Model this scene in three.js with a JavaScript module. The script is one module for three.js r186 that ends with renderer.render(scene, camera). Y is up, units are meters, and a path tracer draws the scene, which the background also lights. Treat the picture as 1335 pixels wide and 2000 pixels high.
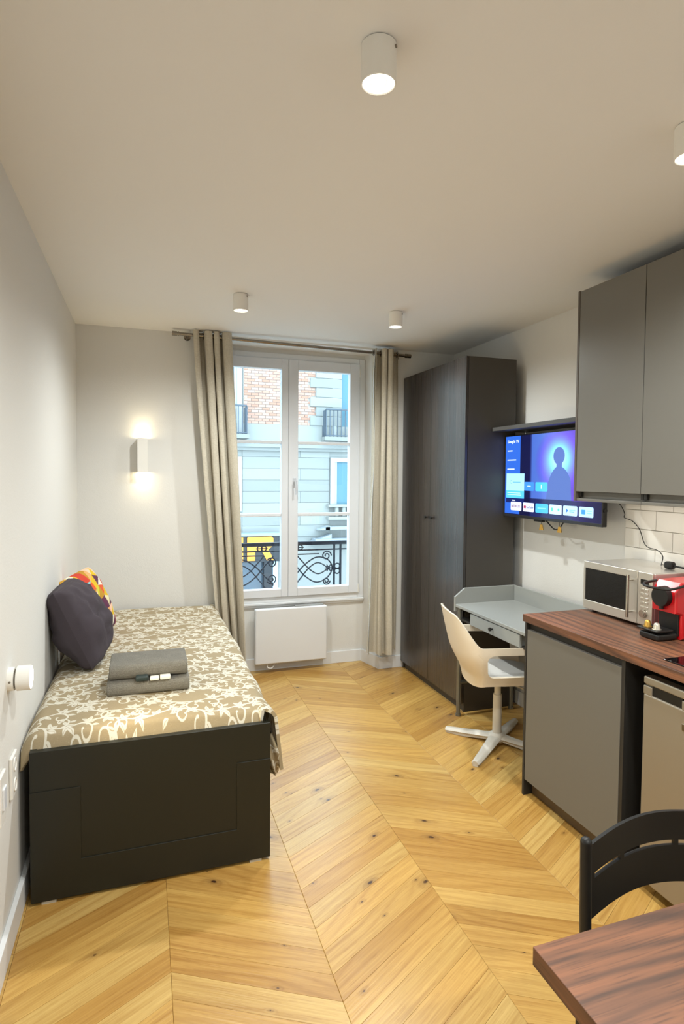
import * as THREE from 'three';
import { RoundedBoxGeometry } from 'three/addons/geometries/RoundedBoxGeometry.js';
import { mergeGeometries, mergeVertices, toCreasedNormals } from 'three/addons/utils/BufferGeometryUtils.js';
import { RectAreaLightUniformsLib } from 'three/addons/lights/RectAreaLightUniformsLib.js';

// ---------------------------------------------------------------- camera, sky, exposure
const scene = new THREE.Scene();
const renderer = new THREE.WebGLRenderer({ antialias: true });
renderer.toneMapping = THREE.LinearToneMapping;
renderer.toneMappingExposure = 1.11;
renderer.shadowMap.enabled = true;
RectAreaLightUniformsLib.init();
const camera = new THREE.PerspectiveCamera(82.173, 1335 / 2000, 0.05, 200);
camera.position.set(0, 1.6, 0);
camera.rotation.set(-0.04053, -0.32436, 0.00794, 'YXZ');
camera.setViewOffset(1335, 2000, 0, 25.2, 1335, 2000);
scene.background = new THREE.Color().setRGB(0.62, 0.84, 1.0);
scene.backgroundIntensity = 6.9;

// light levels (candela / radiance) used by the fittings built below
const WARM = new THREE.Color().setRGB(1.0, 0.85, 0.54), COOL = new THREE.Color().setRGB(0.955, 1.0, 0.985);
const SPOT_CD = 6.4, SCONCE_CD = 0.03, READING_CD = 0.35;

// ---------------------------------------------------------------- helpers
let seed = 20240607;
const rnd = () => { seed = (seed * 1664525 + 1013904223) >>> 0; return seed / 4294967296; };
const rr = (a, b) => a + (b - a) * rnd();
const { clamp, lerp, smoothstep } = THREE.MathUtils;
const V = (x, y, z) => new THREE.Vector3(x, y, z);
const names = new Map();
function numbered(n) { const k = names.get(n) ?? 0; names.set(n, k + 1); return k ? n + '_' + String(k).padStart(3, '0') : n; }
const bases = new Map();
function thing(name, label, category, at = [0, 0, 0], group) {
  const o = new THREE.Group(); o.name = numbered(name); o.position.set(...at); scene.add(o);
  o.userData.label = label; o.userData.category = category; if (group) o.userData.group = group;
  bases.set(o, at); return o;
}
function setting(name, label, geo, m) {
  const o = geo ? new THREE.Mesh(geo, m) : new THREE.Group(); o.name = name; o.castShadow = o.receiveShadow = true;
  o.userData.kind = 'structure'; o.userData.label = label; o.userData.category = name.replace(/_.*/, ''); scene.add(o); bases.set(o, [0, 0, 0]); return o;
}
// geometry given in world coordinates (or the thing's own, local = true)
function part(name, geo, m, parent, label, local) {
  const b = bases.get(parent) ?? [0, 0, 0];
  if (!local) geo.translate(-b[0], -b[1], -b[2]);
  const o = new THREE.Mesh(geo, m); o.name = name; o.castShadow = o.receiveShadow = true;
  if (label) o.userData.label = label;
  parent.add(o); bases.set(o, b); return o;
}
function single(name, label, category, geo, m, group) {
  geo.computeBoundingBox(); const c = geo.boundingBox, p = [(c.min.x + c.max.x) / 2, c.min.y, (c.min.z + c.max.z) / 2];
  geo.translate(-p[0], -p[1], -p[2]);
  const o = new THREE.Mesh(geo, m); o.name = numbered(name); o.position.set(...p); o.castShadow = o.receiveShadow = true;
  o.userData.label = label; o.userData.category = category; if (group) o.userData.group = group; scene.add(o); bases.set(o, p); return o;
}
function flat(g) { g = g.index ? g.toNonIndexed() : g; for (const k of Object.keys(g.attributes)) if (!['position', 'normal', 'uv'].includes(k)) g.deleteAttribute(k); return g; }
const join = (...l) => mergeGeometries(l.flat().map(flat));
// uv in metres, from the axis each face looks along; turn swaps u and v
function uvm(g, turn = false, off = [0, 0]) {
  g = flat(g); const p = g.attributes.position, n = p.count, uv = new Float32Array(n * 2), a = V(), b = V(), c = V();
  for (let i = 0; i < n; i += 3) {
    a.fromBufferAttribute(p, i); b.fromBufferAttribute(p, i + 1); c.fromBufferAttribute(p, i + 2);
    const nn = b.clone().sub(a).cross(c.clone().sub(a)), x = Math.abs(nn.x), y = Math.abs(nn.y), z = Math.abs(nn.z);
    [a, b, c].forEach((q, k) => {
      let u, v; if (y >= x && y >= z) { u = q.x; v = q.z; } else if (x >= z) { u = q.z; v = q.y; } else { u = q.x; v = q.y; }
      if (turn) [u, v] = [v, u]; uv[(i + k) * 2] = u + off[0]; uv[(i + k) * 2 + 1] = v + off[1];
    });
  }
  g.setAttribute('uv', new THREE.BufferAttribute(uv, 2)); return g;
}
// uv in metres with u always along the named axis (the grain)
function uvGrain(g, axis, off = [0, 0]) {
  g = flat(g); const p = g.attributes.position, n = p.count, uv = new Float32Array(n * 2), q = [V(), V(), V()];
  for (let i = 0; i < n; i += 3) {
    q.forEach((a, k) => a.fromBufferAttribute(p, i + k)); const nn = q[1].clone().sub(q[0]).cross(q[2].clone().sub(q[0])), x = Math.abs(nn.x), y = Math.abs(nn.y), z = Math.abs(nn.z);
    q.forEach((a, k) => { let u, v; if (y >= x && y >= z) [u, v] = axis === 'x' ? [a.x, a.z] : [a.z, a.x]; else if (x >= z) [u, v] = [a.z, a.y]; else [u, v] = [a.x, a.y]; uv[(i + k) * 2] = u + off[0]; uv[(i + k) * 2 + 1] = v + off[1]; });
  }
  g.setAttribute('uv', new THREE.BufferAttribute(uv, 2)); return g;
}
function box(x0, x1, y0, y1, z0, z1, r = 0) {
  const w = x1 - x0, h = y1 - y0, d = z1 - z0;
  const g = r ? new RoundedBoxGeometry(w, h, d, 2, Math.min(r, w / 2.01, h / 2.01, d / 2.01)) : new THREE.BoxGeometry(w, h, d);
  g.translate((x0 + x1) / 2, (y0 + y1) / 2, (z0 + z1) / 2); return flat(g);
}
function rod(a, b, r0, r1 = r0, seg = 14) {
  const d = b.clone().sub(a), g = new THREE.CylinderGeometry(r1, r0, d.length(), seg);
  g.applyQuaternion(new THREE.Quaternion().setFromUnitVectors(V(0, 1, 0), d.clone().normalize())); g.translate(...a.clone().add(b).multiplyScalar(0.5).toArray()); return flat(g);
}
function tube(pts, r, seg = 40, rad = 7) { return flat(new THREE.TubeGeometry(new THREE.CatmullRomCurve3(pts), seg, r, rad)); }
// prism: 2D outline [[a,b]...] extruded along an axis ('x': a=z,b=y | 'y': a=x,b=z | 'z': a=x,b=y) from t0 to t1
function prism(out, axis, t0, t1, bevel = 0, holes = []) {
  const s = new THREE.Shape(out.map(([a, b]) => new THREE.Vector2(a, b)));
  for (const h of holes) s.holes.push(new THREE.Path(h.map(([a, b]) => new THREE.Vector2(a, b))));
  const g = new THREE.ExtrudeGeometry(s, { depth: t1 - t0 - 2 * bevel, bevelEnabled: bevel > 0, bevelSize: bevel, bevelThickness: bevel, bevelOffset: -bevel, bevelSegments: 2, curveSegments: 12 });
  g.translate(0, 0, t0 + bevel);
  const p = g.attributes.position;
  for (let i = 0; i < p.count; i++) {
    const [a, b, t] = [p.getX(i), p.getY(i), p.getZ(i)];
    if (axis === 'x') p.setXYZ(i, t, b, a); else if (axis === 'y') p.setXYZ(i, a, t, b);
  }
  const f = flat(g);
  if (axis !== 'z') { const q = f.attributes.position.array; for (let i = 0; i < q.length; i += 9) for (let k = 0; k < 3; k++) { const w = q[i + 3 + k]; q[i + 3 + k] = q[i + 6 + k]; q[i + 6 + k] = w; } }
  f.computeVertexNormals(); return f;
}
function rrect(x0, x1, y0, y1, r, n = 6) {
  const o = []; for (const [cx, cy, a0] of [[x1 - r, y1 - r, 0], [x0 + r, y1 - r, 1], [x0 + r, y0 + r, 2], [x1 - r, y0 + r, 3]])
    for (let i = 0; i <= n; i++) { const a = (a0 + i / n) * Math.PI / 2; o.push([cx + r * Math.cos(a), cy + r * Math.sin(a)]); } return o;
}
// grid surface f(u,v) -> Vector3
function sheet(f, nu, nv, uvf) {
  const pos = [], uv = [], idx = [];
  for (let j = 0; j <= nv; j++) for (let i = 0; i <= nu; i++) { const u = i / nu, v = j / nv, p = f(u, v); pos.push(p.x, p.y, p.z); const t = uvf ? uvf(u, v, p) : [u, v]; uv.push(...t); }
  for (let j = 0; j < nv; j++) for (let i = 0; i < nu; i++) { const a = j * (nu + 1) + i, b = a + 1, c = a + nu + 1, d = c + 1; idx.push(a, b, d, a, d, c); }
  const g = new THREE.BufferGeometry(); g.setAttribute('position', new THREE.Float32BufferAttribute(pos, 3)); g.setAttribute('uv', new THREE.Float32BufferAttribute(uv, 2)); g.setIndex(idx); g.computeVertexNormals(); return g;
}
// the same with a thickness and closed edges
function slab(f, nu, nv, th, uvf) {
  const g = sheet(f, nu, nv, uvf), p = g.attributes.position, n = g.attributes.normal, N = p.count, uv0 = g.attributes.uv, pos = [], uv = [], idx = [];
  for (const s of [0.5, -0.5]) for (let i = 0; i < N; i++) { pos.push(p.getX(i) + n.getX(i) * th * s, p.getY(i) + n.getY(i) * th * s, p.getZ(i) + n.getZ(i) * th * s); uv.push(uv0.getX(i), uv0.getY(i)); }
  const I = g.index.array; for (let i = 0; i < I.length; i += 3) { idx.push(I[i], I[i + 1], I[i + 2]); idx.push(I[i] + N, I[i + 2] + N, I[i + 1] + N); }
  const rim = []; for (let i = 0; i < nu; i++) rim.push(i); for (let j = 0; j < nv; j++) rim.push(j * (nu + 1) + nu); for (let i = nu; i > 0; i--) rim.push(nv * (nu + 1) + i); for (let j = nv; j > 0; j--) rim.push(j * (nu + 1));
  rim.forEach((a, k) => { const b = rim[(k + 1) % rim.length]; idx.push(a, a + N, b, b, a + N, b + N); });
  const o = new THREE.BufferGeometry(); o.setAttribute('position', new THREE.Float32BufferAttribute(pos, 3)); o.setAttribute('uv', new THREE.Float32BufferAttribute(uv, 2)); o.setIndex(idx);
  return flat(toCreasedNormals(o, 0.9));
}

// ---------------------------------------------------------------- noise and textures
const HASH = new Float32Array(65536); { let s = 99991; for (let i = 0; i < 65536; i++) { s = (s * 1664525 + 1013904223) >>> 0; HASH[i] = s / 4294967296; } }
const hsh = (x, y, k) => HASH[(x * 7919 + y * 104729 + k * 31337) & 65535];
function noise(u, v, pu, pv, k = 0) { // u,v in 0..1, tiles with pu x pv cells
  const x = u * pu, y = v * pv, ix = Math.floor(x), iy = Math.floor(y), fx = x - ix, fy = y - iy, sx = fx * fx * (3 - 2 * fx), sy = fy * fy * (3 - 2 * fy);
  const m = (a, n) => ((a % n) + n) % n, x0 = m(ix, pu), x1 = m(ix + 1, pu), y0 = m(iy, pv), y1 = m(iy + 1, pv);
  return lerp(lerp(hsh(x0, y0, k), hsh(x1, y0, k), sx), lerp(hsh(x0, y1, k), hsh(x1, y1, k), sx), sy);
}
function fbm(u, v, pu, pv, oct = 3, k = 0) { let s = 0, a = 0.5, t = 0; for (let o = 0; o < oct; o++) { s += a * noise(u, v, pu << o, pv << o, k + o); t += a; a *= 0.5; } return s / t; }
function tex(w, h, f, srgb = true, size = [1, 1]) {
  const d = new Uint8Array(w * h * 4);
  for (let y = 0; y < h; y++) for (let x = 0; x < w; x++) { const c = f(x / w, y / h), i = (y * w + x) * 4; if (c.length) { d[i] = clamp(c[0], 0, 255); d[i + 1] = clamp(c[1], 0, 255); d[i + 2] = clamp(c[2], 0, 255); } else d[i] = d[i + 1] = d[i + 2] = clamp(c * 255, 0, 255); d[i + 3] = 255; }
  const t = new THREE.DataTexture(d, w, h); t.magFilter = THREE.LinearFilter; t.minFilter = THREE.LinearMipmapLinearFilter; t.generateMipmaps = true; t.wrapS = t.wrapT = THREE.RepeatWrapping;
  if (srgb) t.colorSpace = THREE.SRGBColorSpace; t.repeat.set(1 / size[0], 1 / size[1]); t.needsUpdate = true; return t;
}
function canvasTex(w, h, draw, size) {
  const c = document.createElement('canvas'); c.width = w; c.height = h; draw(c.getContext('2d'), w, h);
  const t = new THREE.CanvasTexture(c); t.colorSpace = THREE.SRGBColorSpace; if (size) { t.wrapS = t.wrapT = THREE.RepeatWrapping; t.repeat.set(1 / size[0], 1 / size[1]); } return t;
}
const mix3 = (a, b, t) => [lerp(a[0], b[0], t), lerp(a[1], b[1], t), lerp(a[2], b[2], t)];

// oak: 2.4 m along the grain (u), 0.6 m across (v), with a few knots
const knots = []; for (let i = 0; i < 15; i++) knots.push([rnd(), rnd(), i % 3 ? rr(0.002, 0.004) : rr(0.005, 0.0085), rr(0.45, 1)]);
const oakTex = tex(2048, 512, (u, v) => {
  let warp = 4.2 * fbm(u, v, 3, 3, 2, 1) + 0.5 * fbm(u, v, 9, 12, 2, 7), dark = 0;
  for (const [ku, kv, kr, ks] of knots) {
    let du = u - ku, dv = v - kv; du -= Math.round(du); dv -= Math.round(dv); const X = du * 2.4, Y = dv * 0.6, d = Math.hypot(X * 0.45, Y);
    if (d < 0.07) { warp += 2.0 * ks * Math.exp(-d * d / (kr * kr * 9)); const dd = Math.hypot(X * 0.5, Y) + 0.003 * (noise(u, v, 500, 200, 3) - 0.5); dark += ks * smoothstep(kr * 1.15 - dd, 0, kr * 0.7) * 0.95 + ks * 0.32 * Math.exp(-dd * dd / (kr * kr * 7)); }
  }
  const ring = 0.5 + 0.5 * Math.sin((v * 15 + warp) * 2 * Math.PI), r2 = Math.pow(ring, 3) * fbm(u, v, 4, 10, 2, 31) * 1.6;
  const fib = fbm(u, v, 20, 190, 2, 11), pore = noise(u, v, 56, 460, 5), broad = fbm(u, v, 3, 9, 3, 21);
  let t = 0.22 * r2 + 0.40 * fib + 0.5 * (broad - 0.2) + (pore > 0.82 ? 0.16 : 0);
  const c = mix3([216, 182, 112], [160, 117, 55], clamp(t, 0, 1)); return mix3(c, [62, 38, 20], clamp(dark, 0, 1));
}, true, [2.4, 0.6]);
const oakBump = tex(1024, 512, (u, v) => 0.6 * fbm(u, v, 18, 200, 2, 11) + 0.4 * fbm(u, v, 6, 24, 3, 2), false, [2.4, 0.6]);
const walnutTex = tex(1024, 512, (u, v) => {
  const w = 3 * fbm(u, v, 2, 3, 2, 41), r = 0.5 + 0.5 * Math.sin((v * 13 + w) * 2 * Math.PI), st = fbm(u, v, 6, 90, 3, 43), b = fbm(u, v, 2, 8, 2, 45);
  const t = clamp(0.40 * Math.pow(r, 2) + 0.55 * st + 0.6 * (b - 0.42) - 0.06, 0, 1), c = mix3([150, 97, 66], [70, 50, 40], t);
  return mix3(c, [58, 42, 34], 0.35 * smoothstep(noise(u, v, 26, 420, 6), 0.62, 0.95));
}, true, [1.6, 0.6]);
const darkWoodTex = tex(512, 512, (u, v) => { // grain along v
  const st = fbm(u, v, 70, 3, 3, 51), b = fbm(u, v, 9, 2, 2, 53), t = clamp(0.75 * st + 0.5 * (b - 0.3), 0, 1); return mix3([31, 27, 26], [68, 60, 56], t);
}, true, [0.5, 1.2]);
const darkWoodRough = tex(512, 256, (u, v) => 0.22 + 0.2 * fbm(u, v, 90, 3, 2, 51), false, [0.5, 1.2]);
const plaster = tex(512, 512, (u, v) => 0.5 * fbm(u, v, 18, 18, 4, 61) + 0.5 * fbm(u, v, 120, 120, 2, 63), false, [0.6, 0.6]);
const weave = tex(256, 256, (u, v) => 0.5 + 0.25 * Math.sin(u * 64 * 2 * Math.PI) * Math.cos(v * 2 * Math.PI * 2) + 0.25 * Math.sin(v * 64 * 2 * Math.PI) + 0.3 * (noise(u, v, 80, 80, 7) - 0.5), false, [0.08, 0.08]);
const linenTex = tex(512, 512, (u, v) => { const t = 0.55 * noise(u, v, 200, 24, 71) + 0.45 * noise(u, v, 24, 200, 73); return mix3([214, 207, 190], [184, 175, 156], t); }, true, [0.35, 0.35]);
const towelBump = tex(512, 512, (u, v) => 0.7 * noise(u, v, 128, 128, 81) + 0.3 * fbm(u, v, 10, 10, 3, 83), false, [0.2, 0.2]);
const towelTex = tex(256, 256, (u, v) => mix3([138, 134, 124], [108, 104, 96], 0.6 * noise(u, v, 90, 90, 85) + 0.4 * fbm(u, v, 6, 6, 3, 86)), true, [0.2, 0.2]);
const brushed = tex(256, 512, (u, v) => 0.30 + 0.18 * fbm(u, v, 4, 200, 2, 91), false, [0.3, 0.3]);

// damask-like bedspread: cream scrolls and leaves on taupe
const quiltTex = canvasTex(1024, 1024, (g, W, H) => {
  g.fillStyle = 'rgb(162,145,114)'; g.fillRect(0, 0, W, H);
  for (let i = 0; i < 9000; i++) { g.fillStyle = rnd() < 0.5 ? 'rgba(150,132,100,0.35)' : 'rgba(196,180,148,0.35)'; g.fillRect(rnd() * W, rnd() * H, 5, 1.4); }
  g.lineCap = 'round'; g.lineJoin = 'round';
  const wrap = (f) => { for (const dx of [-W, 0, W]) for (const dy of [-H, 0, H]) { g.save(); g.translate(dx, dy); f(); g.restore(); } };
  const cream = 'rgb(218,212,196)';
  const leaf = (x, y, a, l, w) => wrap(() => { g.translate(x, y); g.rotate(a); g.fillStyle = cream; g.beginPath(); g.moveTo(0, 0); g.bezierCurveTo(l * 0.15, -w * 1.2, l * 0.75, -w * 1.3, l, w * 0.15); g.bezierCurveTo(l * 0.8, w * 0.1, l * 0.4, w * 0.75, 0, 0); g.fill(); g.strokeStyle = 'rgb(172,156,126)'; g.lineWidth = 2.4; g.beginPath(); g.moveTo(l * 0.12, -w * 0.05); g.quadraticCurveTo(l * 0.5, -w * 0.45, l * 0.86, -w * 0.02); g.stroke(); });
  const taper = (pts, w0, w1) => wrap(() => { g.strokeStyle = cream; for (let i = 1; i < pts.length; i++) { g.lineWidth = lerp(w0, w1, i / pts.length); g.beginPath(); g.moveTo(...pts[i - 1]); g.lineTo(...pts[i]); g.stroke(); } });
  const hook = (x, y, a, dir, r) => { // a curled tendril that ends in a ball
    const pts = []; let px = x, py = y, h = a; for (let i = 0; i < 26; i++) { pts.push([px, py]); px += Math.cos(h) * r * 0.17; py += Math.sin(h) * r * 0.17; h += dir * (0.06 + 0.30 * i / 26); }
    taper(pts, r * 0.34, r * 0.15); wrap(() => { g.fillStyle = cream; g.beginPath(); g.arc(px, py, r * 0.17, 0, 7); g.fill(); });
    leaf(pts[5][0], pts[5][1], a - dir * 0.75, r * 1.25, r * 0.42 * dir); leaf(pts[9][0], pts[9][1], a - dir * 0.15, r * 1.05, r * 0.38 * dir);
  };
  for (let i = 0; i < 46; i++) leaf(rnd() * W, rnd() * H, rnd() * 6.28, rr(40, 60), rr(14, 20));
  const rows = 6; for (let k = 0; k < rows; k++) {
    const ph = k * 2.1, yv = (x) => (k + 0.5) * H / rows + 34 * Math.sin(x / W * 4 * Math.PI + ph), pts = []; for (let x = 0; x <= W; x += 8) pts.push([x, yv(x)]); taper(pts, 13, 13);
    for (let i = 0; i < 9; i++) { const x = (i + 0.5 * (k % 2)) * W / 9 + rr(-10, 10), y = yv(x), up = i % 2 ? 1 : -1, sl = Math.atan2(yv(x + 4) - yv(x - 4), 8); hook(x, y, sl - up * 0.55 + (rnd() < 0.3 ? Math.PI : 0), -up, rr(46, 58)); leaf(x + 26, yv(x + 26), sl + up * 0.7, rr(66, 84), 24 * up); leaf(x + 52, yv(x + 52), sl + up * 2.2, rr(52, 70), -22 * up); }
  }
}, [0.62, 0.62]);

const cushionTex = canvasTex(512, 512, (g, W, H) => {
  const cols = ['#d8b21c', '#e7d9b8', '#d9542a', '#e2a56a', '#b98a24', '#e9e2cf', '#5b2a45', '#8cc3c4', '#efc4a6', '#c9c23a', '#c63d27', '#d9cfa2'];
  const n = 6, P = []; for (let j = 0; j <= n; j++) { P.push([]); for (let i = 0; i <= n; i++) P[j].push([(i + (i % n ? rr(-0.25, 0.25) : 0)) * W / n, (j + (j % n ? rr(-0.25, 0.25) : 0)) * H / n]); }
  const poly = (c, ...p) => { g.fillStyle = c; g.beginPath(); p.forEach(([x, y], k) => k ? g.lineTo(x, y) : g.moveTo(x, y)); g.fill(); };
  let k = 0; for (let j = 0; j < n; j++) for (let i = 0; i < n; i++) { const a = P[j][i], b = P[j][i + 1], c = P[j + 1][i + 1], d = P[j + 1][i]; const c1 = cols[(k * 5 + j * 3) % 12], c2 = cols[(k * 7 + 4 + i) % 12]; k++; poly(c1, a, b, c, d); if (rnd() < 0.7) { const m = [(a[0] + c[0]) / 2, (a[1] + c[1]) / 2]; rnd() < 0.5 ? poly(c2, a, b, m, d) : poly(c2, b, c, d); } }
});
const screenTex = canvasTex(1024, 612, (g, W, H) => {
  const R = (x0, y0, x1, y1, c, r = 0) => { g.fillStyle = c; g.beginPath(); g.roundRect(x0 * W, y0 * H, (x1 - x0) * W, (y1 - y0) * H, r); g.fill(); };
  let gr = g.createLinearGradient(0, 0, W, 0); gr.addColorStop(0, '#0d1440'); gr.addColorStop(0.3, '#1a1f55'); gr.addColorStop(0.32, '#4262b4'); gr.addColorStop(0.55, '#5470c4'); gr.addColorStop(0.78, '#5a2fb0'); gr.addColorStop(0.9, '#35186e'); gr.addColorStop(1, '#140d38'); g.fillStyle = gr; g.fillRect(0, 0, W, H);
  gr = g.createRadialGradient(0.605 * W, 0.3 * H, 10, 0.605 * W, 0.34 * H, 260); gr.addColorStop(0, '#bfeaff'); gr.addColorStop(0.35, 'rgba(120,205,255,0.9)'); gr.addColorStop(0.7, 'rgba(110,80,230,0.55)'); gr.addColorStop(1, 'rgba(80,40,180,0)'); g.fillStyle = gr; g.fillRect(0.3 * W, 0, 0.6 * W, H);
  g.fillStyle = '#4a63a8'; g.beginPath(); g.ellipse(0.604 * W, 0.275 * H, 0.056 * W, 0.1 * H, 0, 0, 7); g.fill(); g.fillRect(0.58 * W, 0.34 * H, 0.055 * W, 0.1 * H);
  g.beginPath(); g.moveTo(0.58 * W, 0.40 * H); g.quadraticCurveTo(0.52 * W, 0.46 * H, 0.49 * W, 0.62 * H); g.lineTo(0.47 * W, H); g.lineTo(0.74 * W, H); g.lineTo(0.72 * W, 0.55 * H); g.quadraticCurveTo(0.69 * W, 0.44 * H, 0.633 * W, 0.40 * H); g.fill();
  R(0, 0.78, 1, 1, 'rgba(16,14,54,0.78)'); R(0.185, 0, 0.295, 1, 'rgba(10,12,48,0.65)'); R(0, 0, 0.182, 0.99, '#2c5fc4');
  g.fillStyle = '#eaf4ff'; g.font = 'bold 30px sans-serif'; g.fillText('Google TV', 0.022 * W, 0.085 * H);
  R(0.024, 0.178, 0.085, 0.192, '#dbe8ff'); R(0.024, 0.297, 0.132, 0.311, '#dbe8ff'); R(0.024, 0.412, 0.114, 0.426, '#dbe8ff');
  R(0.015, 0.475, 0.235, 0.79, '#52b9ee'); R(0.015, 0.475, 0.235, 0.695, '#9ed6f0'); g.strokeStyle = '#5aa0c8'; g.lineWidth = 3; g.beginPath(); g.arc(0.075 * W, 0.585 * H, 12, 0.6, 5.6); g.stroke(); R(0.095, 0.58, 0.19, 0.594, '#6aaed2');
  R(0.03, 0.72, 0.19, 0.727, '#c9ecff'); R(0.03, 0.745, 0.2, 0.752, '#c9ecff'); R(0.015, 0.79, 0.235, 0.85, '#14205c'); R(0.09, 0.812, 0.13, 0.825, '#dfe8ff');
  R(0.237, 0.58, 0.345, 0.69, '#3e86ea', 8); R(0.363, 0.58, 0.492, 0.69, '#48b6f2', 10); R(0.272, 0.627, 0.31, 0.637, '#cfeaff'); R(0.423, 0.61, 0.432, 0.66, '#cfeaff');
  const app = (x0, x1, c) => R(x0, 0.837, x1, 0.948, c, 9);
  app(0.075, 0.207, '#cfd8f4'); app(0.224, 0.352, '#d5def8'); app(0.368, 0.505, '#49b1ee'); app(0.514, 0.642, '#bfe6fa'); app(0.656, 0.788, '#b4e0fa'); app(0.803, 0.93, '#b0ddfa');
  g.fillStyle = '#6a1830'; g.font = 'bold 27px sans-serif'; g.fillText('NETFLIX', 0.083 * W, 0.907 * H); g.fillStyle = '#a02040'; g.fillRect(0.235 * W, 0.875 * H, 24, 20); g.fillStyle = '#241c50'; g.font = 'bold 20px sans-serif'; g.fillText('YouTube', 0.263 * W, 0.904 * H);
  R(0.39, 0.885, 0.48, 0.9, '#7fd0fa'); g.fillStyle = '#58c8b4'; g.beginPath(); g.arc(0.545 * W, 0.893 * H, 13, 0, 7); g.arc(0.61 * W, 0.893 * H, 10, 0, 7); g.fill(); g.fillStyle = '#2f6fc0'; g.beginPath(); g.moveTo(0.685 * W, 0.868 * H); g.lineTo(0.685 * W, 0.918 * H); g.lineTo(0.705 * W, 0.893 * H); g.fill(); R(0.715, 0.882, 0.77, 0.89, '#6fb2e4'); R(0.715, 0.9, 0.76, 0.908, '#6fb2e4'); R(0.825, 0.868, 0.86, 0.918, '#3f8fe0', 4); R(0.875, 0.875, 0.915, 0.884, '#79bdec'); R(0.875, 0.9, 0.915, 0.909, '#79bdec');
});

// ---------------------------------------------------------------- materials
const M = (c, rough = 0.6, extra = {}) => new THREE.MeshPhysicalMaterial({ color: c, roughness: rough, ...extra });
const wallPaint = M('#dfddd8', 0.82, { bumpMap: plaster, bumpScale: 0.0006 });
const ceilPaint = M('#efede9', 0.9, { bumpMap: plaster, bumpScale: 0.0005 });
const whitePaint = M('#e4e5e6', 0.42), whiteGloss = M('#dfe1e5', 0.3), whitePlastic = M('#e9e6df', 0.4), lampWhite = M('#eeebe4', 0.45);
const glass = M('#ffffff', 0.0, { transmission: 1, thickness: 0, ior: 1.5, specularIntensity: 0.5 });
const chrome = M('#b9b5ac', 0.22, { metalness: 1 }), steel = M('#cfc9be', 0.42, { metalness: 0.8 });
const steelDark = M('#8d857a', 0.4, { metalness: 1, roughnessMap: brushed }), fridgeSteel = M('#a49c8e', 0.5, { metalness: 0.75 });
const black = M('#12110f', 0.45), blackGloss = M('#08080a', 0.08), ironBlack = M('#17202e', 0.5);
const oakMats = [['#ffffff'], ['#f8f1e6'], ['#f0e4d2'], ['#fffaf0'], ['#e8d8c0'], ['#f6ecdc'], ['#fff6e6'], ['#eee0ca']].map(([c]) => M(c, 0.31, { map: oakTex, bumpMap: oakBump, bumpScale: 0.0004 }));
const jointDark = M('#5c4226', 0.8);
const walnut = M('#ffffff', 0.46, { map: walnutTex }), darkWood = M('#ffffff', 1.0, { map: darkWoodTex, roughnessMap: darkWoodRough, clearcoat: 0.7, clearcoatRoughness: 0.24 });
const wardrobeSide = M('#45403a', 0.48), kitchenGrey = M('#6d6a63', 0.42), kitchenDark = M('#2c2a27', 0.5), bedDark = M('#15170f', 0.45), bedEdge = M('#191a13', 0.45);
const deskGrey = M('#9b9d99', 0.4), deskMetal = M('#85857e', 0.35, { metalness: 0.6 }), chairShell = M('#e6d9c4', 0.5), chairBase = M('#d6cfc2', 0.42), chairSeat = M('#d9d7d2', 0.5);
const quiltMat = M('#ffffff', 0.85, { map: quiltTex, bumpMap: weave, bumpScale: 0.0008, sheen: 0.2, sheenRoughness: 0.6 });
const curtainMat = M('#ffffff', 0.9, { map: linenTex, bumpMap: weave, bumpScale: 0.0006, side: THREE.DoubleSide }), liningMat = M('#e8e8e6', 0.9, { transmission: 0.35, thickness: 0, side: THREE.DoubleSide });
const pillowDark = M('#4a4148', 0.92, { bumpMap: weave, bumpScale: 0.0008, sheen: 0.4, sheenRoughness: 0.5 }), pillowPatch = M('#ffffff', 0.85, { map: cushionTex });
const towelMat = M('#ffffff', 0.98, { map: towelTex, bumpMap: towelBump, bumpScale: 0.004 });
const tileMat = M('#ece8e0', 0.18), groutMat = M('#cfc9be', 0.9), redGloss = M('#c20d18', 0.3, { clearcoat: 0.4, clearcoatRoughness: 0.25 });
const lampGlow = (c, k) => new THREE.MeshStandardMaterial({ color: '#ffffff', emissive: new THREE.Color().setRGB(...c), emissiveIntensity: k, roughness: 0.4 });
const goldCap = M('#c9a04e', 0.35, { metalness: 0.8 });

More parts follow.
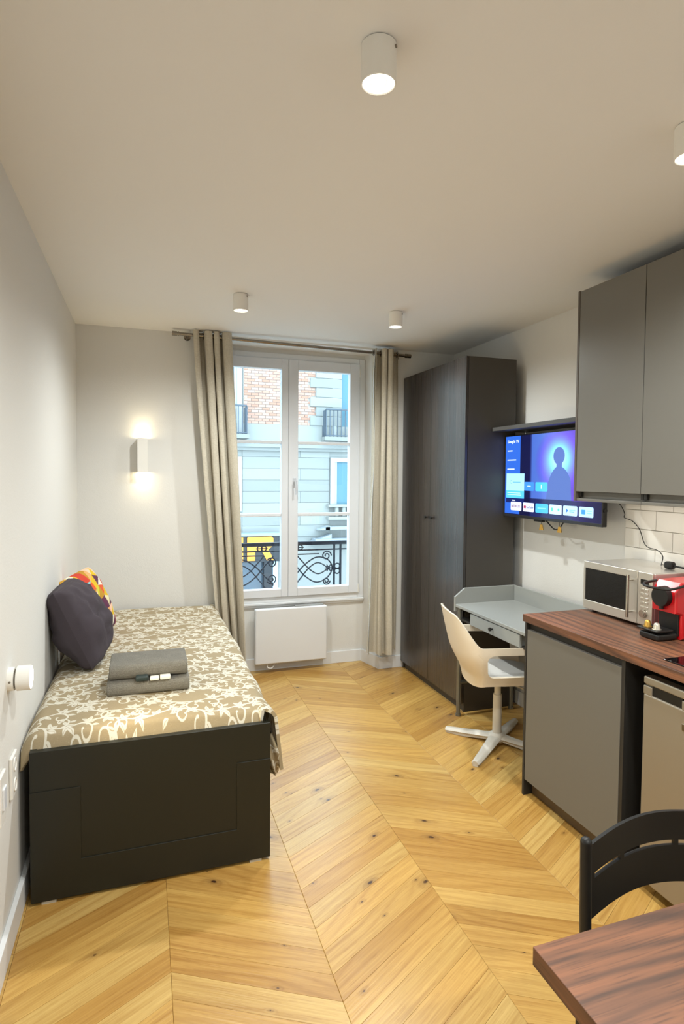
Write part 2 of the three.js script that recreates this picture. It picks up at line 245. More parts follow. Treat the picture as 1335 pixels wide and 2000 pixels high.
// ---------------------------------------------------------------- the room
const XL = -0.445, XR = 2.49, ZB = -4.46, ZN = -4.715, ZF = 1.6, H = 2.628, ZO = -4.93;
const floor = setting('floor', 'oak chevron parquet floor of pale knotty planks', box(XL - 0.12, XR + 0.12, -0.12, -0.003, ZO, ZF + 0.12), jointDark);
{
  // chevron planks: seams every 0.4915 m, planks 0.101 m along the seam, rising 0.272 m per column
  const clip = (P, ax, lim, s) => { const o = []; for (let i = 0; i < P.length; i++) { const a = P[i], b = P[(i + 1) % P.length], da = s * (a[ax] - lim), db = s * (b[ax] - lim); if (da <= 0) o.push(a); if ((da < 0 && db > 0) || (da > 0 && db < 0)) { const t = da / (da - db); o.push([a[0] + (b[0] - a[0]) * t, a[1] + (b[1] - a[1]) * t]); } } return o; };
  const rest = [], x0s = 0.072, pitch = 0.4915, dz = 0.101, rise = 0.272, gap = 0.0004;
  for (let c = -2; c < 5; c++) for (let r = -52; r < 20; r++) {
    const xa = x0s + c * pitch, xb = xa + pitch, near = c % 2 === 0 ? 1 : 0; // even columns run nearer towards higher x
    const zv = -1.931 + r * dz, za = near ? zv - rise : zv, zb = near ? zv : zv - rise;
    const full = [[xa + gap, za + gap], [xb - gap, zb + gap], [xb - gap, zb + dz - gap], [xa + gap, za + dz - gap]];
    let P = clip(clip(clip(clip(full, 0, XL, -1), 0, XR, 1), 1, ZN, -1), 1, ZF, 1); if (P.length < 3) { rnd(); continue; }
    let area = 0; P.forEach((a, i) => { const b = P[(i + 1) % P.length]; area += a[0] * b[1] - b[0] * a[1]; }); if (Math.abs(area) < 0.0008) continue;
    if (area < 0) P.reverse();
    const cx = P.reduce((s, p) => s + p[0], 0) / P.length, cz = P.reduce((s, p) => s + p[1], 0) / P.length, bev = 0.0008, pos = [], uv = [];
    const ang = Math.atan2(zb - za, pitch), ou = rnd() * 2.4, ov = rnd() * 0.6, ca = Math.cos(ang), sa = Math.sin(ang);
    const put = (x, y, z) => { pos.push(x, y, z); const a = x - xa, b = z - za; uv.push(a * ca + b * sa + ou, -a * sa + b * ca + ov); };
    const ins = P.map(([x, z]) => { const d = Math.hypot(cx - x, cz - z); return [x + (cx - x) / d * bev * 1.6, z + (cz - z) / d * bev * 1.6]; });
    for (let i = 1; i < P.length - 1; i++) { put(ins[0][0], 0, ins[0][1]); put(ins[i + 1][0], 0, ins[i + 1][1]); put(ins[i][0], 0, ins[i][1]); }
    for (let i = 0; i < P.length; i++) { const j = (i + 1) % P.length; const [a, b, A, B] = [ins[i], ins[j], P[i], P[j]]; for (const [y0, y1, p, q, s, t] of [[0, -bev, a, b, A, B], [-bev, -0.012, A, B, A, B]]) { put(p[0], y0, p[1]); put(q[0], y0, q[1]); put(t[0], y1, t[1]); put(p[0], y0, p[1]); put(t[0], y1, t[1]); put(s[0], y1, s[1]); } }
    const g = new THREE.BufferGeometry(); g.setAttribute('position', new THREE.Float32BufferAttribute(pos, 3)); g.setAttribute('uv', new THREE.Float32BufferAttribute(uv, 2)); g.computeVertexNormals();
    const m = oakMats[Math.floor(rnd() * 8)];
    if (cz < -1.0 && !(cx < 0.42 && cz < -2.45) && !(cx > 2.1 && (cz < -3.5 || cz > -2.4))) part('plank', g, m, floor); else rest.push(g);
  }
  const o = part('plank_field', join(rest), oakMats[1], floor); o.userData.kind = 'stuff';
}
setting('ceiling', 'flat off-white painted ceiling', join(box(XL - 0.12, XR + 0.12, H, H + 0.15, ZO, ZF + 0.12), box(0.48, 1.85, H - 0.014, H, ZO, ZB - 0.001)), ceilPaint);
setting('wall_left', 'long plain off-white wall beside the bed', uvm(box(XL - 0.12, XL, 0, H, ZO, ZF + 0.12)), wallPaint);
const wallRight = setting('wall_right', 'off-white wall behind wardrobe, desk and kitchen', uvm(box(XR, XR + 0.12, 0, H, ZO, ZF + 0.12)), wallPaint);
setting('wall_front', 'plain wall behind the viewer closing the room', uvm(box(XL, XR, 0, H, ZF, ZF + 0.12)), wallPaint);
const NL = 0.53, NR = 1.78, PL = 0.50, PR = 1.84, SILL = 0.556, HEAD = 2.58;
setting('wall_back', 'off-white window wall with a shallow niche around the window', uvm(join(
  prism([[XL, ZB], [PL, ZB], [NL, ZN], [NL, ZO], [XL, ZO]], 'y', 0, H), prism([[XR, ZB], [XR, ZO], [NR, ZO], [NR, ZN], [PR, ZB]], 'y', 0, H),
  box(NL, NR, 0, SILL, ZO, ZN), box(NL, NR, HEAD, H - 0.014, ZO, ZN))), wallPaint);
const bb = (pts, h, t) => pts;
setting('baseboard_left', 'white baseboard along the bed wall', box(XL, XL + 0.018, 0, 0.1, ZB, ZF, 0.003), whitePaint);
setting('baseboard_right', 'white baseboard behind the desk', box(XR - 0.016, XR, 0, 0.1, ZB, ZF, 0.003), whitePaint);
setting('baseboard_back', 'white baseboard under the window and along the piers', join(box(NL, NR, 0, 0.1, ZN, ZN + 0.016, 0.003), box(XL + 0.018, PL, 0, 0.1, ZB, ZB + 0.016, 0.003), box(PR - 0.012, XR - 0.016, 0, 0.1, ZB, ZB + 0.016, 0.003), prism([[NR - 0.016, ZN + 0.016], [PR - 0.014, ZB + 0.016], [PR, ZB], [NR, ZN]], 'y', 0, 0.1)), whitePaint);
// wall tiles behind the worktop: running bond, 0.1 x 0.2 m
{
  const backing = part('grout_bed', box(XR - 0.006, XR, 0.915, 1.532, -2.53, -0.9), groutMat, wallRight); const tg = new Map();
  for (let r = 0; r < 7; r++) {
    const y0 = 0.826 + r * 0.1005, yb = Math.max(0.917, y0 + 0.0015), yt = Math.min(1.53, y0 + 0.099); if (yt - yb < 0.02) continue;
    for (let z = -2.53 - (r % 2 ? 0 : 0.1); z < -0.92; z += 0.2025) {
      const za = Math.max(-2.53, z) + 0.0015, zb = Math.min(-0.9, z + 0.2025) - 0.0015; if (zb - za < 0.02) continue;
      const key = [(yt - yb).toFixed(3), (zb - za).toFixed(3)].join(); let g = tg.get(key);
      if (!g) { g = box(-0.011, 0, 0, yt - yb, 0, zb - za, 0.002); tg.set(key, g); }
      const o = part('tile', g, tileMat, wallRight, undefined, true); o.position.set(XR - 0.004, yb, za);
    }
  }
}

// ---------------------------------------------------------------- window
{
  const w = setting('window_1', 'tall white double casement window with three panes each side');
  const zf = -4.70, F = (x0, x1, y0, y1, z0, z1) => box(x0, x1, y0, y1, z0, z1, 0.004);
  part('outer_frame', join(F(NL, 0.56, SILL, HEAD, zf - 0.06, zf), F(1.725, NR, SILL, HEAD, zf - 0.06, zf), F(0.56, 1.725, 2.535, HEAD, zf - 0.06, zf), F(0.56, 1.725, SILL, 0.6, zf - 0.06, zf)), whitePaint, w);
  part('window_sill', join(box(NL, NR, 0.535, 0.556, ZN - 0.01, ZN + 0.03, 0.006), box(NL, NR, 0.515, 0.535, ZN - 0.01, ZN + 0.014, 0.003)), whitePaint, w);
  for (const [a, b, ga, gb] of [[0.562, 1.112, 0.635, 1.055], [1.114, 1.724, 1.194, 1.64]]) {
    const z0 = zf - 0.045, z1 = zf + 0.018;
    const s = part('sash', join(F(a, ga, 0.601, 2.534, z0, z1), F(gb, b, 0.601, 2.534, z0, z1), F(ga, gb, 2.452, 2.534, z0, z1), F(ga, gb, 0.601, 0.666, z0, z1)), whiteGloss, w);
    for (const y of [1.863, 1.273]) part('muntin', join(box(ga, gb, y - 0.013, y + 0.013, z0 + 0.012, z1 - 0.008, 0.005)), whiteGloss, s);
    for (const [y0, y1] of [[0.666, 1.262], [1.284, 1.852], [1.874, 2.452]]) part('pane', box(ga - 0.004, gb + 0.004, y0 - 0.004, y1 + 0.004, z0 + 0.02, z0 + 0.0201), glass, s);
    if (a > 1) {
      part('handle', join(box(1.148, 1.176, 1.50, 1.575, z1, z1 + 0.008, 0.004), rod(V(1.162, 1.545, z1), V(1.162, 1.545, z1 + 0.04), 0.008), rod(V(1.162, 1.55, z1 + 0.042), V(1.165, 1.44, z1 + 0.05), 0.009, 0.007)), M('#c4c6ca', 0.35), s, 'grey lever handle');
      for (const y of [2.46, 0.64]) part('hinge', rod(V(1.727, y - 0.035, z1 - 0.004), V(1.727, y + 0.035, z1 - 0.004), 0.006), whitePlastic, s);
    }
  }
}

// ---------------------------------------------------------------- outside: railing, street, building across
{
  const zr = -4.97, t = thing('balcony_railing', 'black wrought iron window railing with scrolls outside the glass', 'railing', [1.11, 0.56, zr]);
  part('handrail', box(0.30, 1.92, 0.985, 1.018, zr - 0.02, zr + 0.02, 0.006), ironBlack, t);
  part('rail', box(0.34, 1.88, 0.936, 0.948, zr - 0.006, zr + 0.006), ironBlack, t); part('rail', box(0.34, 1.88, 0.60, 0.614, zr - 0.006, zr + 0.006), ironBlack, t);
  for (const x of [0.56, 0.62, 1.60, 1.66]) part('post', box(x - 0.008, x + 0.008, 0.56, 0.99, zr - 0.008, zr + 0.008), ironBlack, t);
  for (const s of [1, -1]) {
    const X = (d) => 1.11 + s * d;
    part('scroll_bar', tube([[0.06, 0.645], [0.13, 0.72], [0.22, 0.815], [0.33, 0.876], [0.43, 0.85], [0.475, 0.775], [0.43, 0.69], [0.33, 0.652], [0.22, 0.715], [0.13, 0.82], [0.06, 0.895]].map(([d, y], i) => V(X(d), y, zr + (i < 5 ? 0.006 : -0.006))), 0.0065, 90, 6), ironBlack, t);
    part('scroll_bar', tube([[0.12, 0.615], [0.19, 0.70], [0.27, 0.79], [0.34, 0.825], [0.40, 0.80], [0.425, 0.775], [0.40, 0.75], [0.34, 0.728], [0.27, 0.765], [0.19, 0.85], [0.14, 0.905]].map(([d, y], i) => V(X(d), y, zr + (i < 5 ? -0.006 : 0.006))), 0.006, 90, 6), ironBlack, t);
    part('rail', box(Math.min(X(0.14), X(0.35)), Math.max(X(0.14), X(0.35)), 0.900, 0.910, zr - 0.005, zr + 0.005), ironBlack, t);
  }
  const spiral = (cx, cy, r, turn, dir, n = 1.6) => { const pts = []; for (let i = 0; i <= 26; i++) { const a = turn + dir * i / 26 * n * 2 * Math.PI, q = r * (1 - 0.78 * i / 26); pts.push(V(cx + q * Math.cos(a), cy + q * Math.sin(a), zr)); } return tube(pts, 0.006, 50, 6); };
  for (const s of [1, -1]) {
    part('scroll', spiral(1.11 + s * 0.42, 0.885, 0.045, s > 0 ? 0 : Math.PI, s), ironBlack, t); part('scroll', spiral(1.11 + s * 0.42, 0.66, 0.035, s > 0 ? 0 : Math.PI, -s), ironBlack, t);
    part('scroll', spiral(1.11 + s * 0.075, 0.84, 0.045, s > 0 ? 0.6 : 2.5, s), ironBlack, t); part('scroll', spiral(1.11 + s * 0.075, 0.70, 0.045, s > 0 ? -0.6 : 3.7, -s), ironBlack, t);
    part('rosette', join(...[0, 1, 2, 3, 4, 5].map((k) => { const a = k * Math.PI / 3; return rod(V(1.11 + s * 0.44, 0.775, zr), V(1.11 + s * 0.44 + 0.035 * Math.cos(a), 0.775 + 0.035 * Math.sin(a), zr), 0.008, 0.004, 6); }), new THREE.SphereGeometry(0.014, 8, 6).translate(1.11 + s * 0.44, 0.775, zr)), ironBlack, t);
    part('frieze_ornament', join(new THREE.TorusGeometry(0.021, 0.0055, 6, 18).translate(1.11 + s * 0.16 - 0.018, 0.966, zr), new THREE.TorusGeometry(0.021, 0.0055, 6, 18).translate(1.11 + s * 0.16 + 0.018, 0.966, zr), box(1.11 + s * 0.16 - 0.05, 1.11 + s * 0.16 + 0.05, 0.962, 0.970, zr - 0.005, zr + 0.005)), ironBlack, t);
    part('frieze_ornament', join(new THREE.TorusGeometry(0.024, 0.006, 6, 18).translate(1.11 + s * 0.52, 0.79, zr), new THREE.TorusGeometry(0.024, 0.006, 6, 18).translate(1.11 + s * 0.52, 0.745, zr)), ironBlack, t);
  }
}
setting('street', 'grey street below the window', box(-14, 26, -4.2, -4.0, -15, ZO - 0.6), M('#8f9090', 0.9)).userData.category = 'street';
{
  const z = -15, t = thing('apartment_building', 'pale stone and brick building with a dark shop front across the street', 'building', [4, -4, z]);
  const stone = [M('#7a7c78', 0.9), M('#757773', 0.9), M('#7f817c', 0.9)], brickM = [M('#9d7c6c', 0.9), M('#967363', 0.9), M('#a08374', 0.9), M('#906b59', 0.9)], mort = M('#979088', 0.95), frameW = M('#8e908e', 0.5), glassB = M('#35606e', 0.3), bIron = M('#39434c', 0.6);
  part('wall', join(box(-14, 26, 4.9, 6.2, z - 0.6, z), box(-14, 26, -4, 4.9, z - 0.6, z - 0.02)), stone[0], t);
  // brick field
  part('mortar', box(2.38, 4.30, 2.9, 4.9, z - 0.02, z - 0.004), mort, t);
  const bg = box(0, 0.176, 0, 0.058, 0, 0.03), bh = box(0, 0.085, 0, 0.058, 0, 0.03);
  for (let r = 0; r < 27; r++) { const y = 2.905 + r * 0.071, xe = 4.12 + (Math.floor((y - 2.9) / 0.25) % 2 ? 0.16 : 0); for (let x = 2.40 - (r % 2) * 0.093; x < xe; x += 0.187) { const cutl = x < 2.39, cutr = x + 0.17 > xe; const o = part('brick', cutl || cutr ? bh : bg, brickM[Math.floor(rnd() * 4)], t, undefined, true); o.position.set((cutl ? x + 0.093 : x) - 4, y + 4, -0.012); } }
  // quoins beside the bricks
  for (let k = 0; k < 8; k++) { const x0 = k % 2 ? 4.29 : 4.13; part('quoin', box(x0, 5.0, 2.902 + k * 0.25, 2.902 + k * 0.25 + 0.243, z - 0.02, z + 0.06, 0.01), stone[k % 3], t); }
  // stone courses
  for (let r = 0; r < 8; r++) { const y = -0.02 + r * 0.297; if (y > 2.25) continue; let x = 2.36; for (let k = 0; x < 4.66; k++) { const w = r % 2 ? (k ? 1.3 : 1.52) : 2.32, x1 = Math.min(x + w, 4.68); part('stone_block', box(x + 0.003, x1 - 0.003, y + 0.003, y + 0.294, z - 0.02, z + 0.008, 0.004), stone[(r + k) % 3], t); x += w; } }
  part('band', box(-2, 9, 2.43, 2.9, z - 0.02, z + 0.03), stone[2], t); part('cornice', join(box(-2, 9, 2.30, 2.43, z - 0.02, z + 0.16), box(-2, 9, 2.22, 2.30, z - 0.02, z + 0.09)), stone[0], t);
  const win = (x0, x1, y0, y1) => { const f = part('window', join(box(x0 - 0.12, x0, y0, y1 + 0.12, z - 0.02, z + 0.05), box(x1, x1 + 0.12, y0, y1 + 0.12, z - 0.02, z + 0.05), box(x0, x1, y1, y1 + 0.12, z - 0.02, z + 0.05), box(x0, x0 + 0.07, y0, y1, z - 0.02, z + 0.015), box(x1 - 0.07, x1, y0, y1, z - 0.02, z + 0.015), box((x0 + x1) / 2 - 0.05, (x0 + x1) / 2 + 0.05, y0, y1, z - 0.02, z + 0.02)), frameW, t); const m = (x0 + x1) / 2; part('pane', box(x0 + 0.07, m - 0.05, y0, y1, z - 0.02, z - 0.01), glassB, f); part('pane', box(m + 0.05, x1 - 0.07, y0, y1, z - 0.02, z - 0.01), glassB, f); };
  win(1.15, 2.22, 2.56, 4.75); win(1.15, 2.22, 0.66, 1.93); win(4.86, 5.75, 2.56, 4.4); win(4.82, 5.7, 0.82, 1.95);
  for (const [x0, x1] of [[0.95, 2.42], [4.48, 5.95]]) { const b = []; for (let x = x0; x <= x1 + 0.001; x += 0.105) b.push(box(x - 0.012, x + 0.012, 2.6, 3.3, z + 0.33, z + 0.35)); b.push(box(x0, x1, 3.29, 3.33, z + 0.31, z + 0.37), box(x0, x1, 2.62, 2.65, z + 0.32, z + 0.36)); for (const q of [x0, x1]) for (let k = 0; k < 4; k++) b.push(box(q - 0.012, q + 0.012, 2.6, 3.3, z + 0.02 + k * 0.09, z + 0.04 + k * 0.09)); part('balcony_rail', join(b), bIron, t); part('balcony_slab', box(x0 - 0.05, x1 + 0.05, 2.5, 2.6, z, z + 0.42), stone[1], t); }
  for (let k = 0; k < 5; k++) part('baluster', box(4.80 + k * 0.2, 4.90 + k * 0.2, 0.5, 0.76, z + 0.08, z + 0.18, 0.03), stone[2], t);
  part('window_ledge', join(box(4.6, 5.95, 0.76, 0.82, z, z + 0.22), box(4.6, 5.95, 0.42, 0.5, z, z + 0.22)), stone[2], t);
  part('lower_cornice', join(box(4.5, 7, 0.16, 0.24, z, z + 0.3), prism([[4.3, 0.16], [4.62, 0.27], [4.62, 0.16]], 'z', z, z + 0.3), box(4.2, 7, -0.16, -0.07, z, z + 0.38), prism([[4.1, -0.16], [4.66, 0.05], [4.66, -0.16]], 'z', z, z + 0.32)), M('#82898d', 0.9), t);
  // shop front
  const dk = M('#10151b', 0.5), or = M('#c07a1e', 0.5);
  const fas = part('shop_fascia', box(0.4, 3.28, -0.62, 0.05, z + 0.02, z + 0.26), dk, t); part('fascia_cap', box(0.36, 3.32, 0.05, 0.12, z + 0.02, z + 0.32), M('#7d8b93', 0.7), t);
  part('sign_letter', prism([[2.44, 0.0], [2.46, 0.03], [3.06, 0.03], [3.11, -0.02], [3.11, -0.2], [2.98, -0.3], [3.13, -0.58], [2.94, -0.58], [2.8, -0.32], [2.64, -0.32], [2.64, -0.58], [2.44, -0.58]], 'z', z + 0.26, z + 0.3), or, fas, 'orange sign letter'); part('sign_letter', prism([[1.7, 0.02], [2.34, 0.02], [2.34, -0.58], [2.2, -0.58], [2.2, -0.14], [1.7, -0.14]], 'z', z + 0.26, z + 0.3), or, fas, 'orange sign letter');
  part('shop_column', box(2.88, 3.11, -4, -0.62, z + 0.02, z + 0.24), dk, t); part('shop_window', box(0.5, 2.88, -4, -0.62, z + 0.02, z + 0.06), M('#34434e', 0.12), t); part('shop_doorway', box(3.11, 3.28, -4, -0.62, z + 0.02, z + 0.05), M('#b9d0d8', 0.4), t);
}

// ---------------------------------------------------------------- curtains, rod, radiator
{
  const a = V(0.225, 2.594, -4.36), b = V(2.005, 2.564, -4.36), t = thing('curtain_rod', 'brushed metal curtain rod above the window', 'curtain rod', [1.1, 2.55, -4.36]);
  part('pole', rod(a, b, 0.0115), steelDark, t); const d = b.clone().sub(a).normalize();
  for (const [p, s] of [[a, -1], [b, 1]]) part('end_cap', join(rod(p, p.clone().addScaledVector(d, s * 0.035), 0.016), rod(p.clone().addScaledVector(d, -s * 0.012), p.clone().addScaledVector(d, -s * 0.004), 0.0165)), steelDark, t);
  for (const x of [0.30, 1.955]) { const y = lerp(2.594, 2.564, (x - 0.225) / 1.78); part('bracket', join(rod(V(x, y, -4.36), V(x, y, ZB), 0.007), rod(V(x, y, ZB + 0.008), V(x, y, ZB), 0.024)), steelDark, t); }
  const rodY = (x) => lerp(2.594, 2.564, (x - 0.225) / 1.78);
  function curtain(label, L, R, folds, ybot, amp, phase, at, lining) {
    const c = thing('curtain', label, 'curtain', at, 'curtains of the window');
    const f = (u, v) => { // v: 0 at the top
      const x0 = lerp(L[0], L[1], Math.pow(v, 1.15)), x1 = lerp(R[0], R[1], v), a = 2 * Math.PI * folds * (u + 0.055 * Math.sin(2 * Math.PI * u * 1.6 + phase)) + phase, k = amp * (1 - 0.35 * v * (0.5 + 0.5 * Math.sin(5 * u))) , wv = 0.02 * Math.sin(3 * v + 7 * u) * v;
      const yt = rodY(x0) + 0.03, y = lerp(yt, ybot + 0.012 * Math.sin(9 * u), v);
      return V(lerp(x0, x1, u) - 0.014 * Math.sin(2 * a) * (1 - 0.4 * v) + wv * 0.4, y, -4.358 + k * Math.sin(a + 0.8 * v * Math.sin(4 * u + 1)) + wv * 0.5);
    };
    part('cloth', slab(f, 130, 40, 0.002, (u, v) => [u * 1.1, v * 2.4]), curtainMat, c);
    for (let k = 0; k < folds * 2; k++) { const p = f((k + 0.5) / (folds * 2), 0.0); part('eyelet', flat(new THREE.TorusGeometry(0.02, 0.004, 6, 18).rotateY(Math.PI / 2)).translate(p.x, rodY(p.x), -4.36), steelDark, c); }
    if (lining) part('lining', slab((u, v) => { const p = f(0.0, v); return V(p.x - 0.004 + u * 0.014 - 0.012 * Math.sin(v * 14) * (1 - v), p.y, p.z - 0.012 - u * 0.05); }, 4, 40, 0.0015, (u, v) => [u * 0.1, v * 2.4]), liningMat, c, 'white lining');
    return c;
  }
  curtain('beige linen curtain beside the bed, trailing aslant to the right', [0.345, 0.53], [0.59, 0.705], 3.5, 0.12, 0.05, 0.4, [0.5, 0.12, -4.36]);
  curtain('beige linen curtain beside the dark wardrobe, hanging straight', [1.715, 1.69], [1.93, 1.955], 3, 0.16, 0.05, 1.2, [1.82, 0.16, -4.36], true);
}
{
  const t = thing('radiator', 'flat white wall radiator panel under the window', 'radiator', [1.126, 0.077, -4.65]);
  part('body', box(0.828, 1.426, 0.077, 0.525, -4.65, -4.60, 0.012), whitePaint, t); part('wall_mount', join(box(0.92, 1.0, 0.14, 0.46, ZN, -4.645), box(1.26, 1.34, 0.14, 0.46, ZN, -4.645)), whitePlastic, t);
  part('control_strip', box(1.16, 1.40, 0.523, 0.535, -4.652, -4.62, 0.004), M('#9a9a98', 0.5), t); part('power_cable', tube([V(0.93, 0.085, -4.63), V(0.93, 0.05, -4.61), V(0.96, 0.045, -4.60), V(0.99, 0.06, -4.64), V(1.0, 0.12, -4.68)], 0.004), whitePlastic, t);
}

// ---------------------------------------------------------------- lamps
function downlight(x, z, label) {
  const t = thing('ceiling_spotlight', label, 'lamp', [x, 2.535, z], 'cylindrical ceiling spotlights');
  const R = 0.0425, y0 = 2.535; const prof = [[R - 0.004, y0 + 0.003], [R - 0.003, y0], [R - 0.001, y0], [R, y0 + 0.002], [R, H - 0.004], [R - 0.002, H - 0.001], [0.0, H - 0.001]];
  part('body', flat(new THREE.LatheGeometry(prof.map(([a, b]) => new THREE.Vector2(a, b)), 40)).translate(x, 0, z), lampWhite, t);
  part('reflector', flat(new THREE.LatheGeometry([[R - 0.004, y0 + 0.003], [R - 0.012, y0 + 0.010], [0.021, y0 + 0.012]].map(([a, b]) => new THREE.Vector2(a, b)), 40)).translate(x, 0, z), lampGlow([1, 0.93, 0.75], 2.2), t, 'glowing ring');
  part('lens', rod(V(x, y0 + 0.013, z), V(x, y0 + 0.0075, z), 0.017, 0.017, 24), lampGlow([1, 0.95, 0.82], 1.6), t, 'bright lens'); part('lens_ring', flat(new THREE.TorusGeometry(0.0205, 0.0035, 8, 28).rotateX(Math.PI / 2)).translate(x, y0 + 0.009, z), lampGlow([0.8, 0.82, 0.7], 0.75), t);
  part('screw', rod(V(x + R * 0.7, H - 0.016, z + R * 0.7), V(x + R * 0.76, H - 0.016, z + R * 0.76), 0.004, 0.004, 8), steelDark, t);
  const l = new THREE.SpotLight(COOL, SPOT_CD, 0, 1.47, 0.58, 2); l.position.set(x, y0 - 0.004, z); l.target.position.set(x, 0, z); l.castShadow = true; l.shadow.radius = 2; l.name = 'spot_light'; scene.add(l, l.target);
}
downlight(0.536, -1.345, 'cylindrical ceiling spotlight nearest the viewer, above the open floor');
downlight(0.527, -3.41, 'small cylindrical ceiling spotlight over the bed side of the window');
downlight(1.503, -3.44, 'small cylindrical ceiling spotlight in front of the wardrobe');
downlight(1.518, -1.345, 'cylindrical ceiling spotlight cut off at the right edge, beside the kitchen cupboards');
downlight(0.53, 0.73, 'cylindrical ceiling spotlight behind the viewer, on the bed side');
downlight(1.51, 0.73, 'cylindrical ceiling spotlight behind the viewer, on the kitchen side');
{ // up and down light on the back wall
  const t = thing('wall_sconce', 'narrow white up and down wall light above the bed', 'lamp', [-0.012, 1.612, ZB]);
  const x0 = -0.046, x1 = 0.022, y0 = 1.612, y1 = 1.85, z0 = ZB, z1 = -4.372, w = 0.003;
  part('housing', join(box(x0, x0 + w, y0, y1, z0 + 0.002, z1), box(x1 - w, x1, y0, y1, z0 + 0.002, z1), box(x0 + w, x1 - w, y0, y1, z1 - w, z1), box(x0 + w, x1 - w, y0, y1, z0, z0 + w), box(x0 + w, x1 - w, 1.722, 1.74, z0 + w, z1 - w)), lampWhite, t);
  for (const [y, s] of [[y1 - 0.02, 1], [y0 + 0.02, -1]]) {
    part('glowing_lens', box(x0 + 0.006, x1 - 0.006, y - s * 0.012 - 0.002, y - s * 0.012 + 0.002, z0 + 0.008, z1 - 0.008), lampGlow([1, 0.85, 0.55], 3), t);
const l = new THREE.PointLight(WARM, SCONCE_CD, 0, 2); l.position.set(-0.012, y + s * 0.015, ZB + 0.05); l.castShadow = true; l.shadow.radius = 0.6; l.name = 'sconce_light'; scene.add(l);
    const b = new THREE.SpotLight(WARM, SCONCE_CD * 4.5, 0, 0.85, 1, 2); b.position.set(-0.012, y + s * 0.006, ZB + 0.05); b.target.position.set(-0.012, y + s, ZB + 0.05); b.castShadow = true; b.shadow.radius = 0.7; b.name = 'sconce_beam'; scene.add(b, b.target);
  }
}
{ // reading light on the bed wall
  const y = 0.893, z = -2.245, t = thing('reading_lamp', 'small white cylindrical reading light on the bed wall', 'lamp', [XL, 0.85, z]);
  part('wall_plate', rod(V(XL, y, z), V(XL + 0.02, y, z), 0.040, 0.040, 28), lampWhite, t); part('neck', rod(V(XL + 0.018, y, z), V(XL + 0.03, y, z), 0.033, 0.033, 24), M('#6d675c', 0.5), t);
  part('head', flat(new THREE.LatheGeometry([[0.0, 0], [0.040, 0], [0.042, 0.002], [0.042, 0.044], [0.039, 0.044], [0.038, 0.038]].map(([a, b]) => new THREE.Vector2(a, b)), 32).rotateZ(-Math.PI / 2)).translate(XL + 0.026, y, z), lampWhite, t);
  part('lens', rod(V(XL + 0.062, y, z), V(XL + 0.0705, y, z), 0.0385, 0.038, 28), lampGlow([1, 0.92, 0.72], 4), t, 'glowing white lens');
  part('screw', rod(V(XL + 0.01, y, z + 0.038), V(XL + 0.01, y, z + 0.041), 0.004, 0.004, 8), steelDark, t);
  const l = new THREE.SpotLight(WARM, READING_CD * 6, 0, 1.3, 1, 2); l.position.set(XL + 0.076, y, z); l.target.position.set(XL + 2, y, z); l.castShadow = true; l.name = 'reading_light'; scene.add(l, l.target);
}
// sockets on the bed wall
function plate(z0, z1, y0, y1, label, rocker) {
  const t = thing('wall_socket', label, 'socket', [XL, y0, (z0 + z1) / 2], 'electrical plates on the bed wall');
  part('cover', box(XL, XL + 0.011, y0, y1, z0, z1, 0.004), whitePlastic, t); const ym = (y0 + y1) / 2, zm = (z0 + z1) / 2;
  if (rocker) part('rocker', box(XL + 0.01, XL + 0.017, ym - 0.035, ym + 0.035, zm - 0.02, zm + 0.02, 0.003), whiteGloss, t);
  else for (const d of [-0.036, 0.036]) part('outlet', join(new THREE.TorusGeometry(0.021, 0.003, 8, 24).rotateY(Math.PI / 2).translate(XL + 0.011, ym + d, zm)), whitePlastic, t);
}
plate(-2.135, -2.055, 0.475, 0.635, 'white wall plate with a rocker, nearest the viewer', true); plate(-2.31, -2.225, 0.475, 0.62, 'white double socket plate close to the bed foot');

